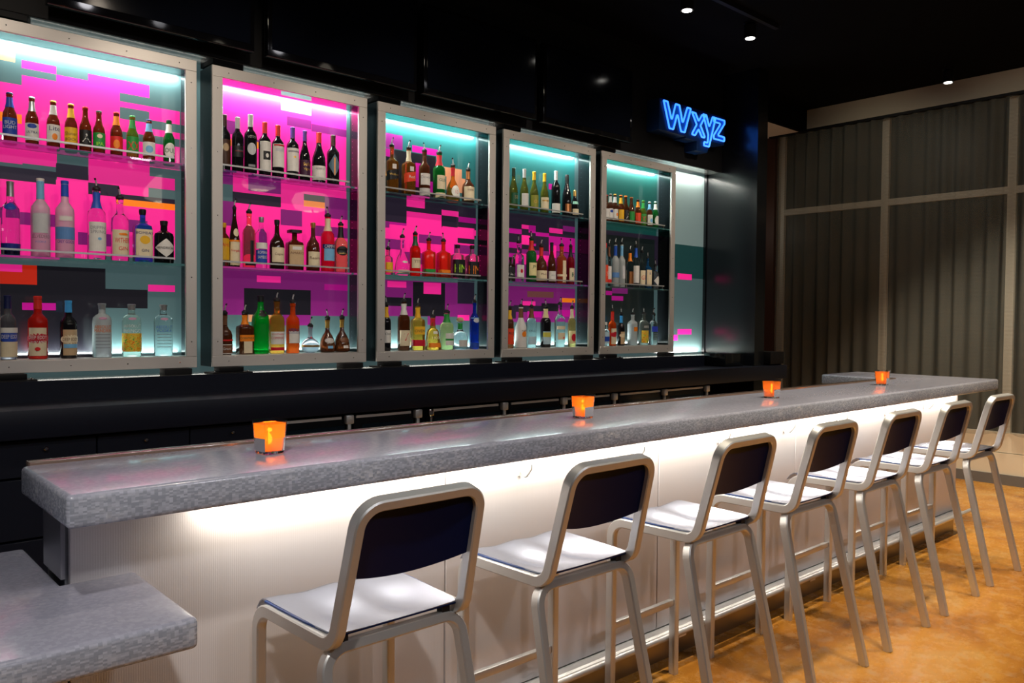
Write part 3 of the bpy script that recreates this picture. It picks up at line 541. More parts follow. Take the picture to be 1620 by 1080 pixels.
# ------------------------------------------------------------------ back counter
bc = thing('back_counter', (2.6, 4.0, 0), 'long matte black counter below the bottle cabinets', 'counter')
wb(MB().box(-2.0, 6.10, 4.20, 4.47, 1.055, 1.1415), 'riser', M['blacksatin'], bc, bevel=.002)
wb(MB().box(-2.0, 6.10, 4.19, 4.20, 1.055, 1.151), 'riser_face', M['blacksatin'], bc)
wb(MB().prism([(-2.0, 3.85), (6.93, 3.85), (6.93, 4.20), (6.66, 4.20), (6.66, 3.925), (6.487, 3.925), (6.487, 4.47), (-2.0, 4.47)], 'z', .932, 1.055), 'counter_slab', M['blacksatin'], bc, bevel=.002)
tag(MB().box(6.11, 6.40, 3.98, 4.20, 1.056, 1.172).build('equipment_box', M['blackgloss'], bevel=.004), 'low glossy black box on the back counter below the bare lit opening', 'box')
eb = thing('equipment_box', (6.75, 3.95, 1.056), 'black box with a thin steel edge at the far end of the back counter', 'box')
wb(MB().box(6.668, 6.90, 3.87, 4.12, 1.066, 1.18), 'case', M['black'], eb, bevel=.003)
wb(MB().box(6.901, 6.905, 3.868, 3.874, 1.066, 1.18), 'steel_edge', M['chrome'], eb)
for a in (6.68, 6.87): wb(MB().box(a, a+.02, 3.89, 4.1, 1.056, 1.066), 'foot', M['rubber'], eb)
dn = ['lower left corner', 'left of the candle', 'directly left of the nearest candle']
dx = [.205, .615, 1.026, 1.437, 1.85]
names = ['at the left picture edge', 'second, behind the near bar end', 'third, left of the nearest candle', 'fourth, just behind the nearest candle']
for i in range(4):
    t = thing('drawer_unit', (dx[i], 3.93, .05), 'black base unit with steel knobs, ' + names[i], 'cabinet', 'black drawer units under the back counter')
    wb(MB().box(dx[i]+.002, dx[i+1]-.002, 3.932, 4.42, 0, .93), 'carcass', M['black'], t)
    for z0, z1 in ((.765, .918), (.50, .755), (.12, .49)):
        d_ = wb(MB().box(dx[i]+.003, dx[i+1]-.003, 3.905, 3.93, z0, z1), 'drawer', M['blacksatin'], t, bevel=.002, seg=1)
        k = MB().lathe([(.004, 0), (.004, .012), (.009, .016), (.009, .020), (.006, .023)], seg=12)
        k.v = [(x_+(dx[i]+dx[i+1])/2, 3.905-z_, y_+(z0+z1)/2+(.04 if z0 > .7 else 0)) for x_, y_, z_ in k.v]
        wb(k, 'knob', M['chrome'], d_, smooth=40)
blueit = mat('blue_lit_glass', (.006, .014, .022), .08, spec=.3)
fx = [(1.87, 2.79), (2.83, 3.47), (3.49, 4.55), (4.58, 5.72)]
fl_lab = ['left of the paired chrome latches', 'just right of the paired chrome latches', 'behind the second candle', 'behind the third candle at the far end']
for i, (a, e_) in enumerate(fx):
    t = thing('bar_fridge', (a, 3.93, .05), 'low black bottle fridge with chrome latches, ' + fl_lab[i], 'fridge', 'black bottle fridges under the back counter')
    wb(MB().box(a+.002, e_-.002, 3.932, 4.42, 0, .93), 'carcass', M['black'], t)
    nd = 2 if e_-a > .9 else 1; dw = (e_-a)/nd
    for k in range(nd):
        x0 = a+k*dw+.006; x1 = a+(k+1)*dw-.006
        d_ = wb(MB().box(x0, x1, 3.895, 3.93, .10, .905), 'door', M['blackgloss'], t, bevel=.003, seg=1)
        wb(MB().box(x0+.05, x1-.05, 3.893, 3.8955, .16, .86), 'window', blueit, d_)
        wb(MB().box(x0+.01, x1-.07, 3.888, 3.898, .898, .912), 'top_strip', M['steel'], d_)
        lx = x1-.03 if not (i == 1 and k == 0 and nd == 1 and False) else x0+.03
        if i == 1: lx = x1-.03
        l_ = wb(MB().box(lx-.024, lx+.024, 3.862, 3.894, .870, .920), 'latch', M['alu'], d_, bevel=.005)
        wb(MB().box(lx-.011, lx+.011, 3.870, 3.886, .76, .875), 'latch_handle', M['alu'], d_, bevel=.004)
    if i == 1:
        wb(MB().box(2.832, 2.868, 3.868, 3.894, .875, .915), 'latch', M['chrome'], t, bevel=.005); wb(MB().box(2.842, 2.858, 3.872, 3.884, .76, .875), 'latch_handle', M['chrome'], t, bevel=.004)

# ------------------------------------------------------------------ screens
tl = ['over the first cabinet, at the left picture edge', 'over the second cabinet', 'over the third cabinet', 'over the fourth cabinet, farthest right']
for i, x in enumerate((.895, 1.950, 2.985, 4.030)):
    t = thing('wall_screen', (x+.49, 4.25, 2.87), 'switched-off black flat screen ' + tl[i], 'screen', 'black flat screens above the cabinets')
    wb(MB().box(x, x+.98, 4.155, 4.205, 2.868, 3.43), 'bezel', M['bezel'], t, bevel=.004, seg=3)
    wb(MB().box(x+.025, x+.955, 4.152, 4.1553, 2.905, 3.405), 'glass', M['darkglass'], t)
    wb(MB().box(x+.3, x+.68, 4.205, 4.30, 3.0, 3.3), 'wall_mount', M['black'], t)

# ------------------------------------------------------------------ neon sign
neon = mat('blue_neon_tube', (.2, .5, 1), .3, emit=2.2, ecol=(.035, .22, 1.0))
sblue = mat('deep_blue_sign_case', (.004, .03, .13), .35); sface = mat('blue_sign_face', (.01, .08, .40), .4, emit=.25, ecol=(.0, .09, .55))
sg = thing('neon_sign', (5.85, 4.15, 3.15), 'blue neon sign spelling WXYZ in outlined letters on a blue box', 'sign')
outl = [(5.37, 3.035), (5.74, 3.035), (5.74, 3.02), (5.90, 3.02), (5.90, 2.94), (6.06, 2.94), (6.10, 3.045), (6.32, 3.045), (6.32, 3.295), (5.37, 3.295)]
wb(MB().prism(outl, 'y', 4.165, 4.30), 'case', sblue, sg, bevel=.004)
def stroke(pts, closed=True, r=.0075):
    P = [(x, 4.148, z) for x, z in pts]
    return MB().tube(P if not closed else P, r, 8, closed=closed)
def outline(poly, name):
    f_ = MB().prism(poly, 'y', 4.158, 4.166); l_ = wb(f_, name, sface, sg)
    mb = MB(); P = rounded([(x, 4.150, z) for x, z in poly+[poly[0]]], .008, 3)
    mb.tube(P, .0075, 8); wb(mb, 'neon_tube', neon, l_, smooth=60)
def sc_(pts, x, z, w_, h): return [(x+a*w_, z+b_*h) for a, b_ in pts]
outline(sc_([(0, 1), (.14, 1), (.30, .32), (.43, 1), (.57, 1), (.70, .32), (.86, 1), (1, 1), (.78, 0), (.64, 0), (.50, .66), (.36, 0), (.22, 0)], 5.405, 3.06, .38, .215), 'letter')
outline(sc_([(0, 1), (.26, 1), (.5, .68), (.74, 1), (1, 1), (.64, .5), (1, 0), (.74, 0), (.5, .32), (.26, 0), (0, 0), (.36, .5)], 5.80, 3.06, .20, .19), 'letter')
outline(sc_([(0, 1), (.25, 1), (.5, .48), (.75, 1), (1, 1), (.5, -.45), (.1, -.45), (.1, -.28), (.38, -.28), (.42, .12)], 5.965, 3.075, .19, .185), 'letter')
outline(sc_([(0, 1), (1, 1), (1, .84), (.36, .2), (1, .2), (1, 0), (0, 0), (0, .16), (.64, .8), (0, .8)], 6.13, 3.075, .165, .185), 'letter')

# ------------------------------------------------------------------ ceiling fittings
trk = tag(MB().box(3.4, 5.67, 3.265, 3.30, 3.695, 3.729).build('ceiling_track', M['black']), 'thin black lighting track under the dark ceiling', 'track')
MB().tube([(5.64, 3.26, 3.705), (5.64, 3.24, 3.70)], .008, 6).build('end_feed', M['chrome'], trk)
lamp = mat('lamp_lens', (1, 1, 1), .3, emit=9, ecol=(1, .96, .88))
for (x, y, z, lab) in ((4.677, 3.40, 3.61, 'upper left of the two over the bar'), (5.482, 3.40, 3.61, 'right of the two over the bar, above the neon sign'), (7.761, 2.80, 3.61, 'far right one in front of the cream wall strip')):
    t = thing('ceiling_spot', (x, y, z), 'small black cylinder spotlight, lit, ' + lab, 'lamp', 'black ceiling spotlights')
    MB().lathe([(.042, .004), (.045, 0), (.045, .10), (.03, .115)], seg=20).build('housing', M['black'], t, smooth=40)
    MB().lathe([(.034, -.001), (.034, .003)], seg=20).build('lens', lamp, t)
    MB().lathe([(.05, .112), (.05, 3.729-z)], seg=20).build('stem', M['black'], t)
# ribbed paper lanterns out in the room behind the camera; the print wall mirrors them
pap = mat('ribbed_paper_lantern', (.9, .85, .75), .6, emit=2.2, ecol=(1, .88, .70))
for i, (x, y, z, r, h) in enumerate(((4.15, -.10, 2.95, .20, .34), (4.95, -.35, 2.80, .24, .24), (3.2, -.5, 2.75, .22, .30))):
    t = thing('pendant_lantern', (x, y, z), ('tall onion-shaped', 'flat round', 'rounded')[i] + ' ribbed paper lantern seen only as a reflection in the print wall', 'lamp', 'paper lanterns in the room')
    mb = MB(); prof = [(.25, 1), (.42, .93), (.62, .75), (.88, .5), (1, .28), (.9, .1), (.5, 0)] if i != 1 else [(.4, 1), (.8, .88), (1, .5), (.8, .12), (.4, 0)]
    for q in range(len(prof)):
        for k in range(72): a = 2*PI*k/72; rr_ = prof[q][0]*r*(1+.02*(k % 2)); mb.v.append((rr_*math.cos(a), rr_*math.sin(a), prof[q][1]*h))
    for q in range(len(prof)-1):
        for k in range(72): a = q*72+k; b_ = q*72+(k+1) % 72; mb.f.append((a, b_, b_+72, a+72))
    mb.build('shade', pap, t)
    MB().tube([(0, 0, h), (0, 0, 3.73-z)], .004, 6).build('cord', M['black'], t)
# ------------------------------------------------------------------ bottles
COL = {'blue': (.02, .07, .45), 'navy': (.01, .02, .16), 'white': (.80, .78, .74), 'black': (.01, .01, .012), 'silver': (.6, .6, .6), 'gold': (.75, .45, .10), 'yellow': (.90, .50, .02), 'brown': (.18, .07, .03),
 'red': (.75, .02, .02), 'redo': (.85, .07, .02), 'redb': (.8, .02, .02), 'orange': (.95, .25, .01), 'green': (.02, .30, .05), 'dgreen': (.01, .10, .04), 'lime': (.45, .85, .05), 'cream': (.82, .70, .48), 'creamy': (.85, .75, .38),
 'sky': (.20, .50, .80), 'skyp': (.50, .68, .78), 'skycap': (.05, .35, .75), 'grey': (.30, .30, .33), 'greyf': (.62, .63, .66), 'greyp': (.62, .60, .58), 'sea': (.12, .28, .62), 'pinkb': (.60, .30, .45), 'crimson': (.60, .01, .03),
 'tan': (.60, .42, .24), 'dbrown': (.07, .025, .012), 'copper': (.55, .22, .08), 'plum': (.05, .008, .04), 'slate': (.10, .18, .24), 'mint': (.35, .75, .60), 'olive': (.30, .30, .04), 'navyt': (.02, .03, .30), 'bluet': (.03, .06, .60), 'yelb': (.65, .60, .10),
 'bluecap': (.02, .10, .55), 'navycap': (.01, .015, .08), 'redcap': (.70, .03, .02), 'browncap': (.05, .015, .012), 'whitecap': (.72, .70, .70), 'purplecap': (.10, .04, .28), 'greencap': (.02, .05, .02), 'goldcap': (.72, .42, .12), 'orangecap': (.80, .22, .02)}
LM = {}
def lm(c):
    if c not in LM:
        if c == 'mango':
            m = mat('fruit_picture_print', (.9, .6, .05), .4); nt = m.node_tree; tc = N(m, 'ShaderNodeTexCoord'); vz = N(m, 'ShaderNodeTexNoise'); vz.inputs['Scale'].default_value = 55; vz.inputs['Distortion'].default_value = 1.5; cr = N(m, 'ShaderNodeValToRGB')
            e = cr.color_ramp.elements; e[0].position = .30; e[0].color = (.04, .30, .03, 1); e[1].position = .70; e[1].color = (.80, .10, .01, 1); k = e.new(.42); k.color = (.90, .75, .10, 1); k = e.new(.58); k.color = (.95, .45, .02, 1)
            nt.links.new(tc.outputs['Object'], vz.inputs['Vector']); nt.links.new(vz.outputs['Fac'], cr.inputs['Fac']); nt.links.new(cr.outputs['Color'], nt.nodes['Principled BSDF'].inputs['Base Color'])
        elif c in ('silver', 'gold', 'goldcap', 'copper'): m = mat(c+'_foil', COL[c], .3, .8)
        else: m = mat(c+'_print', COL.get(c, (.5, .5, .5)), .45, noise=.08, nscale=60)
        LM[c] = m
    return LM[c]
# glass and drink colours: (colour, roughness, transmission)
GL = {'amb': ((.17, .036, .008), .04, .45), 'ambd': ((.16, .045, .015), .04, .6), 'ambk': ((.10, .025, .008), .04, .4), 'ambr': ((.75, .28, .04), .03, .85), 'ambl': ((.85, .55, .18), .03, .85), 'amp': ((.85, .38, .22), .05, .7),
 'clr': ((.95, .97, .97), .02, 1), 'clp': ((.95, .55, .75), .03, .9), 'clb': ((.55, .45, .5), .03, .9), 'clo': ((.95, .60, .25), .03, .95), 'fro': ((.78, .86, .88), .35, .55), 'grn': ((.01, .20, .03), .04, .5), 'lime': ((.22, .35, .03), .04, .7), 'grnl': ((.0, .42, .03), .12, .45),
 'blk': ((.008, .008, .010), .04, 0), 'blkb': ((.025, .010, .006), .04, 0), 'smk': ((.30, .30, .34), .04, .8), 'blu': ((.03, .30, .85), .03, .85), 'cob': ((.01, .05, .65), .03, .7), 'red': ((.80, .02, .01), .05, .5), 'redo': ((.90, .04, .02), .05, .5),
 'crim': ((.75, .01, .05), .04, .6), 'crimd': ((.30, .01, .02), .04, .5), 'orr': ((.95, .10, .01), .04, .6), 'gold': ((.95, .52, .06), .03, .8), 'pal': ((.88, .85, .35), .03, .9), 'pnk': ((.9, .2, .5), .04, .8), 'olv': ((.22, .22, .02), .04, .65), 'wht': ((.75, .74, .72), .35, 0), 'mgo': ((.90, .95, .85), .03, .95)}
GM = {k: mat('bottle_glass_'+k, v[0], v[1], trans=v[2], ior=1.4) for k, v in GL.items()}
for k, nm in {'amb': 'amber', 'clr': 'clear', 'fro': 'frosted', 'grn': 'green', 'blk': 'black'}.items(): GM[k].name = nm+'_bottle_glass'
# profiles: (height fraction of the glass, radius fraction); neck radius is the last one
PR = {'beer': [(0, .88), (.02, 1), (.54, 1), (.62, .92), (.70, .66), (.80, .48), (.95, .42), (.955, .48), (.985, .48), (1, .42)],
 'wine': [(0, .9), (.015, 1), (.62, 1), (.68, .94), (.72, .72), (.76, .44), (.80, .38), (.97, .36), (.972, .40), (1, .40)],
 'burg': [(0, .9), (.015, 1), (.40, 1), (.52, .92), (.62, .68), (.72, .44), (.80, .37), (.97, .34), (.972, .39), (1, .39)],
 'champ': [(0, .9), (.015, 1), (.40, 1), (.55, .88), (.68, .60), (.78, .42), (.86, .38), (.90, .42), (1, .36)],
 'spirit': [(0, .93), (.02, 1), (.62, 1), (.69, .93), (.74, .62), (.78, .40), (.94, .36), (.945, .42), (1, .42)],
 'vodka': [(0, .93), (.02, 1), (.58, 1), (.64, .95), (.69, .66), (.73, .42), (.95, .36), (.955, .40), (1, .40)],
 'absolut': [(0, .96), (.015, 1), (.68, 1), (.74, .94), (.79, .66), (.81, .42), (.83, .36), (.97, .36), (.975, .42), (1, .42)],
 'square': [(0, .95), (.02, 1), (.64, 1), (.69, .93), (.74, .50), (.77, .34), (.94, .32), (.945, .38), (1, .38)],
 'wide': [(0, .93), (.02, 1), (.48, 1), (.58, .86), (.66, .50), (.72, .34), (.93, .28), (.94, .34), (1, .34)],
 'decant': [(0, .80), (.03, .98), (.12, 1), (.36, .86), (.50, .62), (.60, .36), (.66, .26), (.92, .24), (.93, .30), (1, .30)],
 'cone': [(0, .9), (.02, 1), (.40, 1), (.58, .82), (.74, .55), (.84, .36), (.96, .30), (1, .32)],
 'ribbed': [(0, .9), (.02, 1), (.10, .94), (.14, 1), (.22, .94), (.26, 1), (.34, .94), (.38, 1), (.46, .94), (.50, 1), (.60, .96), (.66, .9), (.74, .5), (.80, .38), (.96, .36), (1, .38)],
 'taper': [(0, .95), (.02, 1), (.55, .72), (.62, .62), (.68, .34), (.92, .30), (1, .34)],
 'apoth': [(0, .93), (.03, 1), (.64, 1), (.71, .90), (.76, .50), (.78, .36), (.92, .34), (1, .38)],
 'ball': [(0, .5), (.04, .72), (.12, .92), (.24, 1), (.38, .94), (.50, .66), (.58, .30), (.66, .24), (.94, .24), (1, .28)]}
SQ = {'square': 5, 'taper': 4, 'ribbed': 3}
# lettering cache: flat text turned to mesh data once
TX = {}
def text_geo(s):
    if s in TX: return TX[s]
    cu = bpy.data.curves.new('lettering', 'FONT'); cu.body = s; cu.resolution_u = 2; cu.size = 1
    o = bpy.data.objects.new('lettering', cu); C.objects.link(o)
    dg = bpy.context.evaluated_depsgraph_get(); me = o.evaluated_get(dg).to_mesh()
    v = [tuple(q.co) for q in me.vertices]; f = [tuple(p.vertices) for p in me.polygons]
    o.evaluated_get(dg).to_mesh_clear(); bpy.data.objects.remove(o); bpy.data.curves.remove(cu)
    x0 = min(q[0] for q in v); x1 = max(q[0] for q in v); y0 = min(q[1] for q in v); y1 = max(q[1] for q in v); h = y1-y0
    TX[s] = ([((q[0]-(x0+x1)/2)/h, (q[1]-(y0+y1)/2)/h) for q in v], f, (x1-x0)/h); return TX[s]
def bottle(X, Ht, R, typ, glass, cap, items, label, group, z, rot=0):
    t = thing('bottle', (X, 4.392, z), label, 'bottle', group, rot)
    pr = PR[typ]; p = SQ.get(typ, 2.0); nk = .42; rn = pr[-1][1]*R
    pour = cap == 'pour'; top = {'beer': .008}.get(typ, .0)
    G = Ht - (.062 if pour else 0) - top     # height of the glass itself
    seg = 28 if p > 2 else 20
    rad = lambda h: next((a[1]+(b_[1]-a[1])*((h-a[0])/(b_[0]-a[0])) for a, b_ in zip(pr, pr[1:]) if a[0] <= h <= b_[0]), pr[-1][1])*R
    def pf(h): return p if h < .70 else 2.0
    mb = MB(); n = 0
    for h, r_ in pr:
        q_ = p if h < .70 else 2.0
        for i in range(seg):
            a = 2*PI*(i+.5)/seg; q = (abs(math.cos(a))**q_+abs(math.sin(a))**q_)**(-1/q_); mb.v.append((R*r_*q*math.cos(a), R*r_*q*math.sin(a), G*h))
    for j in range(len(pr)-1):
        for i in range(seg): a = j*seg+i; b_ = j*seg+(i+1) % seg; mb.f.append((a, b_, b_+seg, a+seg))
    mb.f.append(tuple(range(seg))[::-1]); m_ = (len(pr)-1)*seg; mb.f.append(tuple(m_+i for i in range(seg)))
    mb.build('glass', GM[glass], t, smooth=40)
    def wrap(pts, fs, off, name, m, parent):
        # pts (angle, height metres) -> patch on the bottle surface
        v = []
        for a, h in pts:
            hf = min(max(h/G, 0), 1); q_ = pf(hf); th = -PI/2+a; q = (abs(math.cos(th))**q_+abs(math.sin(th))**q_)**(-1/q_); r_ = rad(hf)*q+off
            v.append((r_*math.cos(th), r_*math.sin(th), h))
        b2 = MB(); b2.v = v; b2.f = fs; return b2.build(name, m, parent)
    base = None; lay = 0
    for it in items:
        q = it.split(','); k = q[0]
        if k == 'n':     # coloured foil or paper round the neck
            r0_, r1_ = (.74, .97) if typ != 'beer' else (.72, .93)
            b2 = MB().lathe([(rad(r0_)+.0008, G*r0_), (rad((r0_+r1_)/2)+.0008, G*(r0_+r1_)/2), (rad(r1_)+.0008, G*r1_)], seg=18, cap=False); b2.build('neck_wrap', lm({'greenred': 'green', 'redyel': 'red'}.get(q[1], q[1])), t, smooth=60)
            continue
        lay += 1; off = .0008+.0004*lay
        if k in 'rsq':
            z0, z1, ha = float(q[1])*G, float(q[2])*G, math.radians(float(q[3])); nn = 12; pts = []; fs = []
            sl = .012 if k == 's' else 0
            if k == 'q':  # lines of small script
                for ln in range(5):
                    zc = z0+(z1-z0)*(ln+.5)/5; s0 = len(pts)
                    for i in range(nn+1): a = -ha+2*ha*i/nn; pts += [(a, zc-.0012), (a, zc+.0012)]
                    fs += [(s0+2*i, s0+2*i+2, s0+2*i+3, s0+2*i+1) for i in range(nn)]
            else:
                for i in range(nn+1):
                    a = -ha+2*ha*i/nn; dz = sl*(a/ha)
                    pts += [(a, z0+dz), (a, z1+dz)]
                fs = [(2*i, 2*i+2, 2*i+3, 2*i+1) for i in range(nn)]
            o = wrap(pts, fs, off, 'label' if base is None else ('printed_band' if k != 'q' else 'small_script'), lm({'redyel': 'redo'}.get(q[4], q[4])), base or t)
            if base is None: base = o
        elif k in 'od':
            zc, hz, ha = float(q[1])*G, float(q[2])*G, math.radians(float(q[3])); n_ = 20 if k == 'o' else 4; m_ = 6
            pts = [(0, zc)]; fs = []
            for j in range(1, m_+1):
                for i in range(n_ if k == 'o' else 24):
                    nn = n_ if k == 'o' else 24; th = 2*PI*i/nn; s_ = j/m_
                    if k == 'o': a, b_ = math.cos(th), math.sin(th)
                    else: c_ = abs(math.cos(th))+abs(math.sin(th)); a, b_ = math.cos(th)/c_, math.sin(th)/c_
                    pts.append((a*ha*s_, zc+b_*hz*s_))
            nn = n_ if k == 'o' else 24
            fs = [(0, 1+i, 1+(i+1) % nn) for i in range(nn)]
            for j in range(m_-1): fs += [(1+j*nn+i, 1+(j+1)*nn+i, 1+(j+1)*nn+(i+1) % nn, 1+j*nn+(i+1) % nn) for i in range(nn)]
            o = wrap(pts, fs, off, 'label' if base is None else 'emblem', lm(q[4]), base or t)
            if base is None: base = o
        elif k == 't':
            s, zc, h, col = q[1], float(q[2])*G, float(q[3])*G, q[4]; tv, tf, wd = text_geo(s); rr_ = rad(float(q[2]))
            sc = h; mxw = 1.9*rr_
            sx = min(sc, mxw/wd) if wd else sc
            pts = [((a*sx)/rr_, zc+b_*sc) for a, b_ in tv]
            wrap(pts, tf, off+.0002, 'lettering', lm(col), base or t)
    # stopper
    if pour:
        ps = MB().lathe([(rn*.95, G), (rn*1.15, G+.004), (rn*1.1, G+.014), (rn*.7, G+.018), (rn*.55, G+.024)], seg=14).build('pourer', M['rubber'], t, smooth=40)
        sgn = random.choice((-1, 1)); MB().tube([(0, 0, G+.02), (0, 0, G+.034), (sgn*.003, -.002, G+.046), (sgn*.008, -.004, G+.060)], .0042, 8).build('spout', M['alu'], ps, smooth=60)
        MB().tube([(sgn*.006, -.003, G+.052), (sgn*.0085, -.004, G+.062)], .0050, 8).build('spout_tip', M['rubber'], ps, smooth=60)
    elif typ == 'beer': MB().lathe([(rn*1.18, G-.001), (rn*1.22, G+.003), (rn*.95, G+.0075), (rn*.5, G+.008)], seg=16).build('crown_cap', lm(cap), t, smooth=50)
    elif cap == 'bigblack': MB().lathe([(R*.80, G*.93), (R*.80, G+.0)], seg=24, p=6).build('stopper', lm('black'), t, smooth=40)
    elif cap == 'cork': MB().lathe([(rn*.5, G), (rn*1.3, G+.008), (rn*1.5, G+.018), (rn*1.2, G+.03), (rn*.4, G+.036)], seg=16).build('cork', lm('tan'), t, smooth=60)
    else:
        lo = .80 if typ in ('wine', 'burg', 'champ', 'vodka') and cap not in ('white',) else .90
        MB().lathe([(rad(lo)+.0012, G*lo), (rad(.95)+.0014, G*.95), (rad(1)+.0014, G), (rad(1)*.9, G+.003)], seg=18).build('cap', lm(cap), t, smooth=40)
    return t
